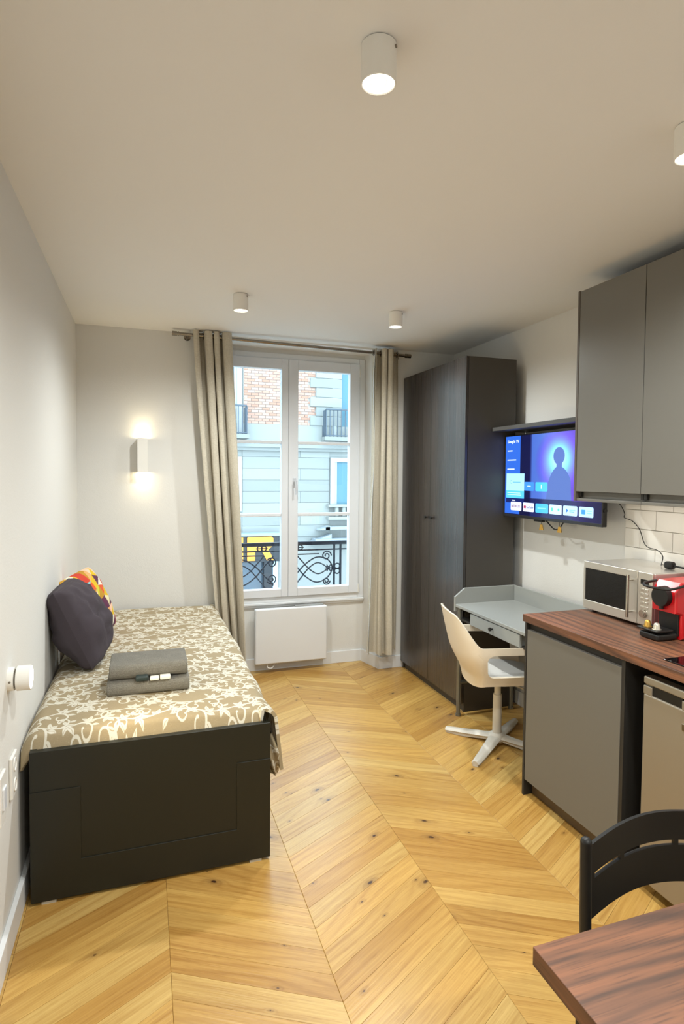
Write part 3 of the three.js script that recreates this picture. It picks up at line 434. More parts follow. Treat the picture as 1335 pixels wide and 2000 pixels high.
// ---------------------------------------------------------------- bed
{
  const x0 = -0.405, x1 = 0.487, z1 = -2.35, z0 = -4.425, t = thing('daybed', 'dark green-black daybed with a panelled footboard', 'bed', [0.04, 0, -3.4]);
  const foot = part('footboard', join(box(x0, x1, 0.012, 0.577, z1 - 0.03, z1 - 0.0035, 0.0015), box(x0, x1, 0.012, 0.152, z1 - 0.01, z1, 0.0012), box(x0, x0 + 0.172, 0.15, 0.428, z1 - 0.01, z1, 0.0012), box(x1 - 0.138, x1, 0.15, 0.428, z1 - 0.01, z1, 0.0012)), bedDark, t);
  part('headboard', box(x0, x1, 0.012, 0.577, z0, z0 + 0.03), bedDark, t); part('side_panel', box(x1 - 0.025, x1 - 0.003, 0.03, 0.42, z0 + 0.03, z1 - 0.03), bedEdge, t); part('side_panel', box(x0, x0 + 0.022, 0.03, 0.577, z0 + 0.03, z1 - 0.03), bedEdge, t);
  part('slatted_base', box(x0 + 0.022, x1 - 0.025, 0.33, 0.36, z0 + 0.03, z1 - 0.03), M('#a88a5c', 0.8), t);
  for (const x of [x0 + 0.06, x1 - 0.06]) for (const z of [z1 - 0.012, z0 + 0.02]) part('foot', box(x - 0.025, x + 0.025, 0, 0.014, z - 0.014, z + 0.008), M('#b9b3a4', 0.6), t);
  const mt = single('mattress', 'white mattress under the patterned bedspread', 'mattress', box(x0 + 0.03, x1 - 0.035, 0.36, 0.585, z0 + 0.035, z1 - 0.035, 0.04), M('#e6e2da', 0.9));
  // bedspread: lies on the mattress, tucked at the foot, hangs a little over the open side
  const W = 0.92, q = (u, v) => {
    const z = lerp(z0 + 0.0, z1 - 0.034, v), s = u * 1.10; let x, y; const hang = 0.12 + 0.11 * Math.pow(clamp((v - 0.83) / 0.17, 0, 1), 1.5);
    const top = 0.618 + 0.016 * Math.sin(3.1 * u) + 0.008 * Math.sin(9 * v + 4 * u) + 0.006 * Math.sin(23 * v + 9 * u) * u;
    const uE = 0.845;
    if (u < uE) { x = lerp(x0 - 0.030, x1 - 0.025, u / uE); y = top - 0.05 * Math.pow(clamp((0.05 - u) / 0.05, 0, 1), 2); } else { const a = (u - uE) / (1 - uE), c = Math.min(1, a / 0.35) * Math.PI / 2; x = x1 - 0.025 + 0.042 * Math.sin(c) + 0.012 * Math.sin(v * 40) * a * v + 0.03 * a * clamp((v - 0.9) / 0.1, 0, 1); y = top - 0.042 * (1 - Math.cos(c)) - Math.max(0, a - 0.35) / 0.65 * hang; }
    const e = clamp((v - 0.95) / 0.05, 0, 1), tuck = clamp((v - 0.985) / 0.015, 0, 1); if (u < uE) y -= 0.016 * e * e + 0.055 * tuck * tuck; const far = clamp((0.03 - v) / 0.03, 0, 1); if (u < uE) y -= 0.02 * far;
    return V(x, y + 0.004 * (fbm(u, v, 9, 20, 3, 5) - 0.5) * 2, z);
  };
  const spread = single('bedspread', 'taupe and cream scroll-patterned bedspread covering the daybed', 'bedspread', slab(q, 110, 220, 0.014, (u, v) => [u * 1.12, v * 2.08]), quiltMat);
  // bunched corner of the spread hanging at the foot
  const bun = sheet((u, v) => { const a = u * 2 * Math.PI, y = lerp(0.50, 0.315, v), r = (0.018 + 0.022 * Math.sin(Math.PI * Math.pow(v, 0.7))) * (1 + 0.18 * Math.sin(5 * a + 6 * v)); return V(0.503 + 0.022 * v + r * Math.cos(a) * 0.8, y, -2.46 + r * 2.0 * Math.sin(a)); }, 40, 24, (u, v) => [u * 0.3, v * 0.25]);
  part('bunched_corner', flat(bun), quiltMat, spread, 'gathered corner of the cloth');
}
function cushion(name, label, m, c, ang, tilt, size, thick, yaw, wr) {
  const f = (sgn) => (u, v) => { const a = u * 2 - 1, b = v * 2 - 1, e = 1 - 0.10 * (1 - a * a) * b * b * 0.6, e2 = 1 - 0.10 * (1 - b * b) * a * a * 0.6; const h = thick * Math.pow((1 - Math.pow(Math.abs(a), 2.4)) * (1 - Math.pow(Math.abs(b), 2.4)), 0.48) * (1 + wr * (fbm(u, v, 5, 5, 3, 9) - 0.5)); const c = 1 - 0.075 * a * a * b * b; return V(a * size / 2 * e2 * c, b * size / 2 * e * c, sgn * h / 2); };
  const g = mergeVertices(join(sheet(f(1), 36, 36, (u, v) => [u, v]), sheet((u, v) => f(-1)(1 - u, v), 36, 36, (u, v) => [1 - u, v])), 1e-5); g.computeVertexNormals();
  g.applyMatrix4(new THREE.Matrix4().compose(V(...c), new THREE.Quaternion().setFromEuler(new THREE.Euler(tilt, yaw, ang, 'YXZ')), V(1, 1, 1)));
  return single(name, label, 'cushion', g, m);
}
cushion('cushion', 'plain dark plum-grey cushion leaning on the bed wall', pillowDark, [-0.318, 0.842, -3.25], 0, -0.42, 0.45, 0.24, Math.PI / 2 - 0.05, 0.7);
cushion('cushion', 'bright multicoloured patchwork cushion behind the plum-grey one', pillowPatch, [-0.315, 0.835, -3.68], 0.08, -0.40, 0.42, 0.16, Math.PI / 2 - 0.35, 0.4);
// towels
function towel(label, x0, x1, y0, y1, zf, zb, layers) {
  const t = (y1 - y0), n = [], h = t / layers; // folded strip: rounded folds at the front, stacked layers
  const out = []; const N = 8, r = t / 2; for (let i = 0; i <= N; i++) { const a = -Math.PI / 2 + i / N * Math.PI; out.push([zf - r + r * Math.cos(a) * 0.9, (y0 + y1) / 2 + r * Math.sin(a)]); }
  for (let k = 0; k < layers; k++) { const ya = y1 - k * h, yb = ya - h; out.push([zb + 0.006 * (k % 2), ya], [zb - 0.006 + 0.006 * (k % 2), (ya + yb) / 2]); if (k < layers - 1) out.push([zb + 0.012, yb]); } out.push([zb, y0]);
  let g = prism(out, 'x', x0, x1, 0.006); g = uvm(g);
  return single('towel', label, 'towel', g, towelMat, 'folded towels on the bed');
}
towel('folded grey towel, the lower of the two on the bed', -0.158, 0.186, 0.638, 0.698, -2.655, -2.90, 3);
towel('folded grey towel, the upper of the two on the bed', -0.15, 0.18, 0.699, 0.762, -2.685, -2.90, 3);
single('toiletry_sachet', 'small dark toiletry sachet tucked on the grey towels', 'sachet', join(box(-0.042, 0.012, 0.699, 0.722, -2.69, -2.652, 0.009)), M('#23302f', 0.4));
single('soap_packet', 'small white wrapped soap beside the dark sachet', 'soap', box(0.018, 0.056, 0.699, 0.712, -2.688, -2.652, 0.004), M('#e8e4d8', 0.5)); single('soap_packet', 'small white wrapped soap at the right end of the towels', 'soap', box(0.060, 0.104, 0.699, 0.714, -2.69, -2.654, 0.004), M('#e8e4d8', 0.5));

// ---------------------------------------------------------------- wardrobe
{
  const x0 = 2.02, x1 = 2.41, z0 = -4.442, z1 = -3.452, top = 2.397, t = thing('wardrobe', 'tall dark two-door wardrobe in the corner by the window', 'wardrobe', [2.2, 0, -3.95]);
  part('side_panel', uvm(box(x0 + 0.022, x1, 0, top, z1 - 0.019, z1, 0.001)), wardrobeSide, t); part('side_panel', box(x0 + 0.022, x1, 0, top, z0, z0 + 0.019), wardrobeSide, t);
  part('top_panel', box(x0 + 0.022, x1, top - 0.02, top - 0.001, z0 + 0.019, z1 - 0.019), wardrobeSide, t); part('back_panel', box(x1 - 0.012, x1 - 0.002, 0.06, top - 0.02, z0 + 0.019, z1 - 0.019), wardrobeSide, t);
  part('plinth', box(x0 + 0.03, x0 + 0.05, 0, 0.055, z0 + 0.019, z1 - 0.019), wardrobeSide, t); part('bottom_panel', box(x0 + 0.03, x1 - 0.012, 0.055, 0.075, z0 + 0.019, z1 - 0.019), wardrobeSide, t);
  const zm = (z0 + z1) / 2; for (const [a, b, k] of [[z0, zm - 0.0015, zm - 0.045], [zm + 0.0015, z1, zm + 0.045]]) { const d = part('door', uvm(box(x0, x0 + 0.019, 0.06, top, a, b, 0.0015)), darkWood, t); part('knob', join(rod(V(x0, 1.291, k), V(x0 - 0.014, 1.291, k), 0.005), rod(V(x0 - 0.012, 1.291, k), V(x0 - 0.022, 1.291, k), 0.012, 0.011)), black, d); }
}
// ---------------------------------------------------------------- desk
{
  const x0 = 1.958, x1 = 2.425, z0 = -3.444, z1 = -2.50, t = thing('desk', 'grey writing desk with raised back edge and one drawer', 'desk', [2.19, 0, -2.97]);
  part('top', box(x0, x1, 0.73, 0.75, z0, z1, 0.003), deskGrey, t); part('back_edge', box(x1 - 0.015, x1, 0.745, 0.852, z0 + 0.012, z1, 0.003), deskGrey, t);
  part('side_edge', prism([[x0 - 0.004, 0.70], [x0 - 0.004, 0.797], [x0 + 0.07, 0.853], [x1, 0.853], [x1, 0.70]], 'z', z0 - 0.006, z0 + 0.01, 0.002), deskGrey, t);
  part('side_edge', prism([[x0 - 0.004, 0.70], [x0 - 0.004, 0.797], [x0 + 0.07, 0.853], [x1, 0.853], [x1, 0.70]], 'z', z1 - 0.01, z1 + 0.006, 0.002), deskGrey, t);
  part('shelf', box(x0 + 0.02, x1 - 0.015, 0.648, 0.660, z0 + 0.02, z1 - 0.02), kitchenDark, t);
  const dr = part('drawer', box(x0 + 0.004, x0 + 0.022, 0.652, 0.724, -3.255, -2.735, 0.003), deskGrey, t); part('drawer_knob', join(rod(V(x0 + 0.004, 0.69, -3.0), V(x0 - 0.012, 0.69, -3.0), 0.005), rod(V(x0 - 0.01, 0.69, -3.0), V(x0 - 0.02, 0.69, -3.0), 0.011)), black, dr);
  part('drawer_box', join(box(x0 + 0.022, x1 - 0.03, 0.66, 0.715, -3.25, -3.238), box(x0 + 0.022, x1 - 0.03, 0.66, 0.715, -2.752, -2.74)), deskGrey, dr);
  for (const x of [x0 + 0.02, x1 - 0.035]) for (const z of [z0 + 0.03, z1 - 0.03]) { const l = part('leg', rod(V(x, 0.012, z), V(x, 0.73, z), 0.0135), deskMetal, t); part('foot', rod(V(x, 0, z), V(x, 0.016, z), 0.018), deskMetal, l); }
  for (const z of [z0 + 0.03, z1 - 0.03]) part('cross_bar', rod(V(x0 + 0.02, 0.225, z), V(x1 - 0.035, 0.225, z), 0.0115), deskMetal, t);
  part('rear_bar', rod(V(x1 - 0.035, 0.225, z0 + 0.03), V(x1 - 0.035, 0.225, z1 - 0.03), 0.0115), deskMetal, t);
}
// ---------------------------------------------------------------- swivel chair (own axes: +x forwards, z sideways)
{
  const t = thing('swivel_chair', 'beige one-piece swivel chair with armrests at the desk', 'chair', [1.995, 0, -2.985]);
  // plan of the shell wall by arc length s (0 at the middle of the back)
  const A = 0.085, B = 0.265, s1 = 0.33, s2 = 0.68, wallPt = (s, y) => {
    const sg = Math.sign(s), a = Math.abs(s); let fx, l; if (a < s1) { const th = a / s1 * Math.PI / 2; fx = -0.155 - A * Math.pow(Math.cos(th), 0.8); l = B * Math.pow(Math.sin(th), 0.9); } else { fx = -0.155 + (a - s1); l = B - 0.02 * Math.pow((a - s1) / 0.35, 2); }
    const k = 0.66 + 0.34 * smoothstep(y, 0.36, 0.62), back = 1 - smoothstep(a, 0.1, s1 + 0.1), lean = Math.max(0, y - 0.47) * 0.25 * back, kf = 0.80 + 0.20 * smoothstep(y, 0.36, 0.60);
    return V((fx > 0 ? fx : fx * kf) - lean, y, sg * l * k * (1 - 0.14 * smoothstep(y, 0.66, 0.86)));
  };
  const rim = (s) => lerp(0.825 - 0.4 * s * s, 0.652, smoothstep(Math.abs(s), 0.13, s1 - 0.01));
  const back = slab((u, v) => { const s = lerp(-s1, s1, u), yb = 0.415 - 0.02 * Math.cos(s / s1 * 1.5); return wallPt(s, lerp(yb, rim(s), v)); }, 60, 36, 0.009);
  const geos = [back];
  for (const sg of [1, -1]) {
    const outer = rrect(s1 - 0.05, s2, 0.4135, 0.652, 0.035, 8), inner = rrect(s1 + 0.012, s2 - 0.045, 0.472, 0.612, 0.035, 8), n = outer.length;
    geos.push(slab((u, v) => { const i = Math.round(u * n) % n, a = outer[i], b = inner[i], w = sg > 0 ? v : 1 - v; return wallPt(sg * lerp(a[0], b[0], w), lerp(a[1], b[1], w)); }, n, 6, 0.010));
  }
  part('shell', join(geos).rotateY(-0.26), chairShell, t, undefined, true);
  const prof = [[0.0, 0.372], [0.06, 0.372], [0.13, 0.388], [0.185, 0.415], [0.205, 0.437], [0.203, 0.452], [0.19, 0.455], [0.12, 0.447], [0, 0.443]];
  const lat = flat(new THREE.LatheGeometry(prof.map(([a, b]) => new THREE.Vector2(a, b)), 44)); { const p = lat.attributes.position; for (let i = 0; i < p.count; i++) { const x = p.getX(i), z = p.getZ(i); p.setXYZ(i, x * (x > 0 ? 1.15 : 0.92) + 0.0, p.getY(i), z * 0.95); } lat.computeVertexNormals(); }
  part('seat', flat(toCreasedNormals(lat, 1)).rotateY(-0.26), chairSeat, t, undefined, true);
  part('column', join(rod(V(0, 0.05, 0), V(0, 0.30, 0), 0.0265, 0.0255, 24), rod(V(0, 0.30, 0), V(0, 0.38, 0), 0.019, 0.019, 20)), chairBase, t, undefined, true);
  part('adjust_lever', tube([V(0.05, 0.365, 0.02), V(0.10, 0.355, 0.06), V(0.14, 0.335, 0.085)], 0.005, 20), chairBase, t, undefined, true);
  const legA = [[-0.209, -0.239], [-0.279, 0.215], [0.205, 0.245], [0.278, -0.213]];
  for (const [lx, lz] of legA) { const d = Math.hypot(lx, lz), leg = []; const N = 10;
    const g = slab((u, v) => { const q = u, w = lerp(0.036, 0.019, q) * (q > 0.97 ? 0.8 : 1), y = lerp(0.058, 0.026, Math.pow(q, 0.8)); return V(lerp(0.0, d, q), y - Math.pow(Math.abs(v * 2 - 1), 3) * 0.012, (v * 2 - 1) * w); }, 16, 8, 0.012);
    const h = slab((u, v) => { const w = lerp(0.026, 0.015, u); return V(lerp(0.02, d * 0.995, u), lerp(lerp(0.05, 0.02, u), lerp(0.035, 0.002, Math.min(1, u * 1.6)), Math.pow(Math.abs(v * 2 - 1), 1) * 0 + 0.5), (v * 2 - 1) * w); }, 12, 4, 0.03);
    const m = join(g, h).rotateY(-Math.atan2(lz, lx)); const pp = m.attributes.position; for (let i = 0; i < pp.count; i++) if (pp.getY(i) < 0.001) pp.setY(i, 0.001); part('base_leg', m, chairBase, t, undefined, true); }
  part('hub', flat(new THREE.LatheGeometry([[0.0, 0.02], [0.05, 0.02], [0.055, 0.04], [0.045, 0.062], [0.03, 0.068], [0, 0.07]].map(([a, b]) => new THREE.Vector2(a, b)), 28)), chairBase, t, undefined, true);
}
// ---------------------------------------------------------------- kitchen
{
  const X0 = 1.80, zl = -2.462, t = thing('base_cabinet', 'grey kitchen base cabinet at the end of the worktop', 'cabinet', [2.13, 0, -2.15]);
  part('side_panel', box(X0 - 0.002, XR - 0.02, 0, 0.878, zl, zl + 0.014), kitchenDark, t); part('side_panel', box(X0 + 0.002, XR - 0.02, 0.08, 0.878, -1.838, -1.82), kitchenDark, t);
  part('door', box(X0, X0 + 0.019, 0.082, 0.842, zl + 0.016, -1.838, 0.0015), kitchenGrey, t); part('handle_recess', box(X0 + 0.02, X0 + 0.045, 0.80, 0.878, zl + 0.014, -1.838), kitchenDark, t);
  part('carcass', join(box(X0 + 0.045, XR - 0.02, 0.08, 0.1, zl + 0.014, -1.838), box(XR - 0.04, XR - 0.02, 0.1, 0.878, zl + 0.014, -1.838)), kitchenDark, t); part('plinth', box(X0 + 0.05, X0 + 0.066, 0, 0.08, zl + 0.014, -1.83), M('#5b4a36', 0.4), t);
  single('worktop', 'brown wood-grain kitchen worktop', 'worktop', uvGrain(box(1.788, XR - 0.012, 0.879, 0.915, -2.47, -0.95, 0.002), 'z'), walnut);
  const f = thing('fridge', 'stainless undercounter fridge beside the base cabinet', 'fridge', [2.1, 0, -1.47]);
  part('cabinet_body', box(1.86, 2.42, 0.02, 0.835, -1.738, -1.19, 0.004), M('#3a3936', 0.5), f); const d = part('door', join(box(1.812, 1.858, 0.045, 0.775, -1.74, -1.188, 0.008)), fridgeSteel, f); part('door_cap', join(box(1.812, 1.858, 0.812, 0.842, -1.74, -1.188, 0.006), box(1.826, 1.858, 0.772, 0.815, -1.738, -1.19), box(1.812, 1.83, 0.772, 0.806, -1.74, -1.70, 0.004), box(1.812, 1.83, 0.772, 0.806, -1.57, -1.188, 0.004)), fridgeSteel, d); part('grip_recess', box(1.818, 1.828, 0.775, 0.812, -1.70, -1.57), black, d); part('badge', box(1.810, 1.813, 0.70, 0.725, -1.565, -1.50, 0.001), M('#a29a8c', 0.3, { metalness: 1 }), d); part('foot_panel', box(1.87, 1.89, 0.0, 0.045, -1.73, -1.2), black, f);
  const h = single('induction_hob', 'black glass hob set in the worktop', 'hob', box(1.848, 2.36, 0.9152, 0.920, -1.685, -1.40, 0.0015), blackGloss);
  // wall cupboards
  for (const [a, b, label] of [[-2.492, -2.064, 'grey wall cupboard door nearest the television'], [-2.062, -1.634, 'grey wall cupboard second from the television'], [-1.632, -1.204, 'grey wall cupboard third from the television']]) {
    const end = a < -2.4 ? 0.014 : 0.0, c = thing('wall_cupboard', label, 'cupboard', [2.29, 1.478, (a + b) / 2], 'grey wall cupboards over the worktop');
    part('door', box(2.10, 2.119, 1.527, 2.54, a + end + 0.001, b - 0.001, 0.0012), kitchenGrey, c); part('carcass', join(box(2.12, XR - 0.002, 1.50, 2.538, a + end, a + end + 0.016), box(2.12, XR - 0.002, 1.50, 2.538, b - 0.016, b), box(2.12, XR - 0.002, 2.522, 2.54, a + end, b), box(2.14, XR - 0.012, 1.50, 1.518, a + end, b), box(XR - 0.012, XR - 0.002, 1.5, 2.53, a + end, b)), kitchenDark, c);
    part('grip_ledge', join(box(2.104, 2.16, 1.478, 1.492, a + end, b, 0.002), box(2.135, 2.15, 1.49, 1.525, a + end, b)), kitchenGrey, c); if (end) part('end_panel', box(2.098, XR - 0.002, 1.478, 2.543, a, a + 0.014, 0.001), M('#5a5148', 0.5), c);
  }
}
{
  const t = thing('cupboard_light', 'slim light strip under the wall cupboards', 'lamp', [2.315, 1.487, -1.9]); part('housing', box(2.30, 2.33, 1.491, 1.4995, -2.44, -1.3), lampWhite, t); part('light_strip', box(2.303, 2.327, 1.4885, 1.491, -2.435, -1.305), lampGlow([1, 0.93, 0.84], 2), t);
  const l = new THREE.RectAreaLight(new THREE.Color().setRGB(1, 0.93, 0.84), 12, 1.1, 0.022); l.position.set(2.315, 1.486, -1.87); l.rotation.set(-Math.PI / 2, 0, Math.PI / 2); l.name = 'strip_light'; scene.add(l);
}
// ---------------------------------------------------------------- television and shelf
{
  single('wall_shelf', 'slim dark shelf above the television', 'shelf', join(box(2.225, XR - 0.001, 1.903, 1.928, -3.448, -2.497, 0.002)), M('#4b4a48', 0.4));
  const t = thing('television', 'flat television on the wall showing a menu screen', 'television', [2.35, 1.331, -2.99]), x = 2.33, z0 = -3.447, z1 = -2.537, y0 = 1.331, y1 = 1.874;
  part('case', join(box(x + 0.001, x + 0.03, y0, y1, z0, z1, 0.004), box(x + 0.028, x + 0.06, y0 + 0.03, y0 + 0.38, z0 + 0.1, z1 - 0.1, 0.01)), black, t);
  part('bezel', join(box(x - 0.004, x + 0.003, y0, y0 + 0.018, z0, z1, 0.002), box(x - 0.003, x + 0.003, y1 - 0.006, y1, z0, z1), box(x - 0.003, x + 0.003, y0, y1, z0, z0 + 0.006), box(x - 0.003, x + 0.003, y0, y1, z1 - 0.006, z1)), M('#2c2c2e', 0.3), t);
  const g = new THREE.PlaneGeometry(z1 - z0 - 0.012, y1 - y0 - 0.024).rotateY(-Math.PI / 2).translate(x - 0.0005, (y0 + y1) / 2 + 0.006, (z0 + z1) / 2);
  part('screen', flat(g), new THREE.MeshPhysicalMaterial({ color: '#050507', roughness: 0.12, emissive: '#ffffff', emissiveMap: screenTex, emissiveIntensity: 1.5 }), t, 'lit blue and purple menu screen');
  part('wall_bracket', join(box(x + 0.05, XR - 0.002, 1.56, 1.64, -3.03, -2.95), box(XR - 0.02, XR - 0.001, 1.5, 1.7, -3.1, -2.88)), black, t);
  part('stand_mount', box(x + 0.002, x + 0.03, y0 - 0.012, y0 + 0.002, -3.13, -3.05, 0.003), black, t); part('side_button', rod(V(x + 0.014, 1.42, z1), V(x + 0.014, 1.42, z1 + 0.005), 0.012), black, t);
  const l = new THREE.RectAreaLight(new THREE.Color().setRGB(0.35, 0.45, 1), 0.25, 0.85, 0.5); l.position.set(x - 0.01, (y0 + y1) / 2, (z0 + z1) / 2); l.lookAt(0, (y0 + y1) / 2, (z0 + z1) / 2); l.name = 'screen_light'; scene.add(l);
  single('antenna_lead', 'black lead looping under the television', 'cable', tube([V(x + 0.03, y0 - 0.004, -3.04), V(x + 0.03, 1.30, -3.0), V(x + 0.03, 1.282, -2.96), V(x + 0.03, 1.29, -2.92), V(x + 0.03, y0 - 0.001, -2.885)], 0.004), black);
  for (const [z, lab] of [[-3.075, 'small gold tassel ornament under the left half of the television'], [-2.905, 'small gold tassel ornament under the loop of the black lead']]) {
    const o = thing('hanging_ornament', lab, 'ornament', [x + 0.02, 1.262, z], 'gold ornaments under the television'); part('cord', rod(V(x + 0.02, 1.3, z), V(x + 0.02, y0 - 0.001, z), 0.0015, 0.0015, 6), black, o);
    for (const d of [-0.012, 0, 0.012]) part('tassel', rod(V(x + 0.02, 1.302, z + d * 0.5), V(x + 0.02, 1.268, z + d), 0.004, 0.007, 8), goldCap, o);
  }
}
// ---------------------------------------------------------------- microwave
{
  const x0 = 2.14, x1 = 2.46, y0 = 0.93, y1 = 1.172, z0 = -2.452, z1 = -2.02, t = thing('microwave', 'silver microwave oven on the worktop', 'microwave', [2.3, 0.915, -2.24]);
  part('body', box(x0 + 0.012, x1, y0, y1, z0, z1, 0.006), M('#d8d4cc', 0.3, { metalness: 0.7 }), t);
  const zd = -2.105; const door = part('door', join(box(x0, x0 + 0.014, y0, y0 + 0.045, z0, zd, 0.003), box(x0, x0 + 0.014, y1 - 0.035, y1, z0, zd, 0.003), box(x0, x0 + 0.014, y0 + 0.044, y1 - 0.034, z0, z0 + 0.012), box(x0, x0 + 0.014, y0 + 0.044, y1 - 0.034, zd - 0.05, zd)), steel, t);
  part('door_glass', box(x0 + 0.003, x0 + 0.012, y0 + 0.044, y1 - 0.034, z0 + 0.011, zd - 0.049), M('#0b0b0d', 0.1, { bumpMap: plaster, bumpScale: 0.0004 }), door);
  part('handle', join(rod(V(x0 - 0.028, y0 + 0.025, zd - 0.028), V(x0 - 0.028, y1 - 0.02, zd - 0.028), 0.0075), rod(V(x0 - 0.028, y0 + 0.05, zd - 0.028), V(x0, y0 + 0.05, zd - 0.028), 0.005), rod(V(x0 - 0.028, y1 - 0.045, zd - 0.028), V(x0, y1 - 0.045, zd - 0.028), 0.005)), chrome, door);
  const pan = part('control_panel', box(x0, x0 + 0.014, y0, y1, zd + 0.002, z1, 0.004), steel, t), zm = (zd + z1) / 2;
  part('display', box(x0 - 0.001, x0 + 0.004, y1 - 0.055, y1 - 0.032, zm - 0.024, zm + 0.024, 0.001), blackGloss, pan);
  for (let r = 0; r < 5; r++) for (let c = 0; c < 2; c++) part('button', box(x0 - 0.003, x0 + 0.003, y1 - 0.085 - r * 0.02, y1 - 0.074 - r * 0.02, zm - 0.022 + c * 0.025, zm - 0.003 + c * 0.025, 0.002), M('#cfcac0', 0.3, { metalness: 0.8 }), pan);
  part('dial', join(rod(V(x0, y0 + 0.055, zm), V(x0 - 0.014, y0 + 0.055, zm), 0.02, 0.018, 24), rod(V(x0 - 0.013, y0 + 0.055, zm), V(x0 - 0.016, y0 + 0.055, zm), 0.013, 0.013, 20)), chrome, pan);
  for (const x of [x0 + 0.04, x1 - 0.04]) for (const z of [z0 + 0.04, z1 - 0.04]) part('foot', rod(V(x, 0.915, z), V(x, y0 + 0.002, z), 0.012), black, t);
  const p = thing('power_plug', 'black power plug lying on the microwave', 'plug', [2.33, y1, -2.1]); part('plug_body', join(box(2.315, 2.352, y1 + 0.001, y1 + 0.036, -2.13, -2.085, 0.012)), black, p); part('cord', tube([V(2.333, y1 + 0.018, -2.088), V(2.336, y1 + 0.016, -2.06), V(2.36, y1 + 0.012, -2.03), V(2.42, y1 + 0.006, -2.005), V(2.45, 1.12, -1.97), V(2.462, 1.0, -1.94)], 0.0045), black, p); part('pin', rod(V(2.333, y1 + 0.015, -2.128), V(2.333, y1 + 0.015, -2.148), 0.0025, 0.0025, 8), chrome, p);
  single('thin_wire', 'thin black wire running down the tiles to the microwave top', 'cable', tube([V(2.44, 1.478, -2.57), V(2.455, 1.45, -2.545), V(2.462, 1.40, -2.52), V(2.462, 1.385, -2.525), V(2.462, 1.37, -2.47), V(2.463, 1.33, -2.42), V(2.46, 1.265, -2.385), V(2.44, 1.245, -2.34), V(2.42, 1.238, -2.26), V(2.40, 1.215, -2.21), V(2.37, y1 + 0.004, -2.19)], 0.0022, 80, 6), black);
}
// ---------------------------------------------------------------- coffee machine
{
  const t = thing('coffee_machine', 'red and black capsule coffee machine beside the microwave', 'coffee machine', [2.22, 0.915, -1.92]), z0 = -1.985, z1 = -1.86;
  part('body', join(prism([[2.10, 1.03], [2.10, 1.12], [2.13, 1.158], [2.38, 1.165], [2.40, 1.14], [2.40, 0.917], [2.135, 0.917], [2.135, 1.02]], 'z', z0, z1, 0.008)), redGloss, t);
  part('front_panel', join(box(2.126, 2.137, 0.93, 1.05, z0 + 0.012, z1 - 0.012, 0.003)), black, t); part('spout_head', join(rod(V(2.075, 1.095, -1.922), V(2.11, 1.095, -1.922), 0.042, 0.044, 32), rod(V(2.088, 1.04, -1.922), V(2.088, 1.065, -1.922), 0.009)), black, t, 'round black brewing head');
  part('lever', tube([V(2.13, 1.15, z0 - 0.006), V(2.06, 1.142, z0 - 0.004), V(2.035, 1.138, -1.96), V(2.04, 1.136, -1.89), V(2.06, 1.138, z1 + 0.004), V(2.16, 1.152, z1 + 0.006)], 0.0055, 60), black, t, 'black lever');
  part('drip_tray', join(box(2.02, 2.13, 0.917, 0.945, z0 + 0.012, z1 - 0.012, 0.01), box(2.01, 2.1, 0.955, 0.962, z0 + 0.008, z1 - 0.008, 0.003), box(2.05, 2.12, 0.944, 0.956, z0 + 0.03, z1 - 0.03)), black, t); 
  for (const [z, x, m, l] of [[-1.95, 2.045, goldCap, 'gold coffee capsule on the drip tray, nearer the microwave'], [-1.898, 2.04, M('#d9d3c4', 0.3, { metalness: 0.7 }), 'pale silver coffee capsule on the drip tray']]) { const c = thing('coffee_capsule', l, 'capsule', [x, 0.962, z], 'coffee capsules'); part('rim', flat(new THREE.LatheGeometry([[0, 0], [0.0185, 0], [0.0185, 0.0015], [0.0145, 0.0025]].map(([a, b]) => new THREE.Vector2(a, b)), 24)), m, c, undefined, true); part('cup', flat(new THREE.LatheGeometry([[0.0148, 0.0015], [0.0125, 0.018], [0.0095, 0.026], [0.004, 0.0285], [0, 0.0285]].map(([a, b]) => new THREE.Vector2(a, b)), 24)), m, c, undefined, true); }
}
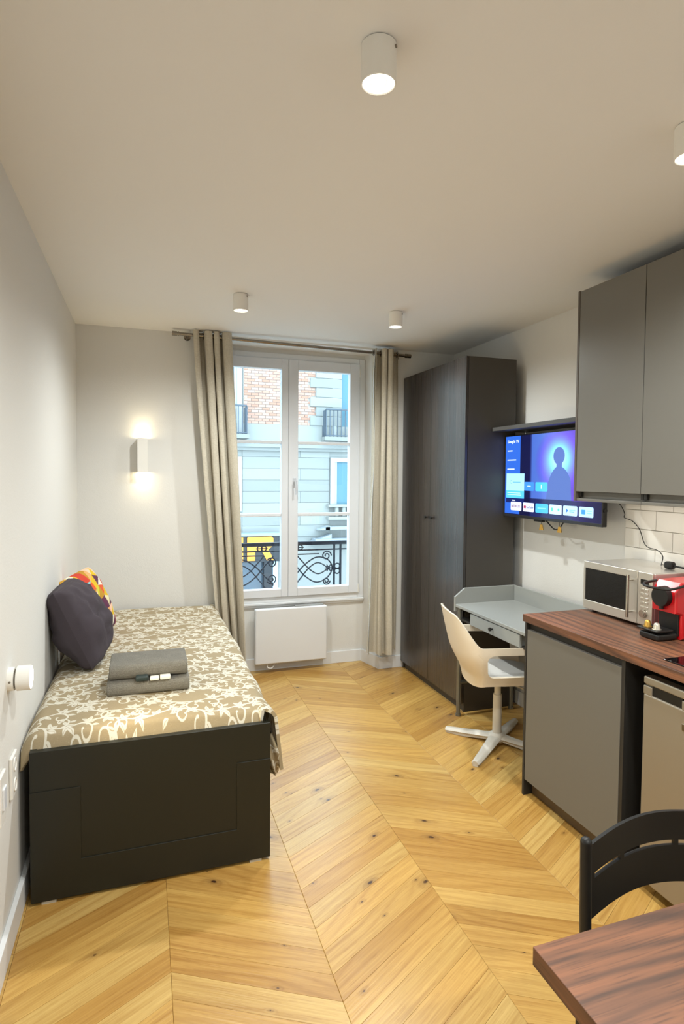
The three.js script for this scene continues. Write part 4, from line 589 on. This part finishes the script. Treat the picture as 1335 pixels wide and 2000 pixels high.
// ---------------------------------------------------------------- dining table and chair
{
  const t = thing('dining_table', 'brown wood-grain dining table in the near corner', 'table', [1.3, 0, -0.5]);
  part('table_top', uvGrain(box(0.662, 2.0, 0.715, 0.75, -0.865, -0.26, 0.002), 'x', [0.4, 0.21]), walnut, t); for (const x of [0.74, 1.92]) for (const z of [-0.80, -0.33]) part('leg', box(x - 0.02, x + 0.02, 0, 0.715, z - 0.02, z + 0.02, 0.003), black, t);
  const c = thing('dining_chair', 'black chair with a slotted curved backrest behind the dining table', 'chair', [1.135, 0, -0.9]); const xa = 0.919, xb = 1.33, zb = -1.025;
  const bow = (x) => zb - 0.032 * Math.sin((x - xa) / (xb - xa) * Math.PI), yt = (x) => 0.784 + 0.022 * Math.sin((x - xa) / (xb - xa) * Math.PI);
  const strip = (ya, yb, x0, x1) => slab((u, v) => { const x = lerp(x0, x1, u); return V(x, lerp(ya(x), yb(x), v), bow(x)); }, 40, 6, 0.008);
  const lo = (x) => yt(x) - 0.173, sl = (x) => yt(x) - 0.083; const gap = 0.013;
  part('backrest', join(strip((x) => sl(x) + gap, yt, xa, xb), strip(lo, sl, xa, xb), strip((x) => sl(x) - 0.002, (x) => sl(x) + gap + 0.002, xa, xa + 0.028), strip((x) => sl(x) - 0.002, (x) => sl(x) + gap + 0.002, xb - 0.028, xb), strip((x) => sl(x) - 0.002, (x) => sl(x) + gap + 0.002, xa + 0.118, xa + 0.130), strip((x) => sl(x) - 0.002, (x) => sl(x) + gap + 0.002, xb - 0.130, xb - 0.118)), black, c);
  for (const x of [xa, xb]) part('rear_post', join(tube([V(x, 0, zb - 0.06), V(x, 0.25, zb - 0.015), V(x, 0.45, zb + 0.01), V(x, 0.62, zb + 0.004), V(x, 0.795, zb)], 0.0125, 30, 10), new THREE.SphereGeometry(0.0125, 10, 8).translate(x, 0.795, zb)), black, c);
  for (const x of [xa + 0.01, xb - 0.01]) part('front_leg', tube([V(x, 0, -0.60), V(x, 0.25, -0.625), V(x, 0.44, -0.64)], 0.0125, 20, 10), black, c);
  part('seat', box(xa - 0.005, xb + 0.005, 0.435, 0.455, -1.02, -0.59, 0.009), black, c); part('stretcher', join(rod(V(xa + 0.005, 0.2, -1.045), V(xa + 0.01, 0.2, -0.62), 0.008), rod(V(xb - 0.005, 0.2, -1.045), V(xb - 0.01, 0.2, -0.62), 0.008)), black, c);
}
renderer.render(scene, camera);
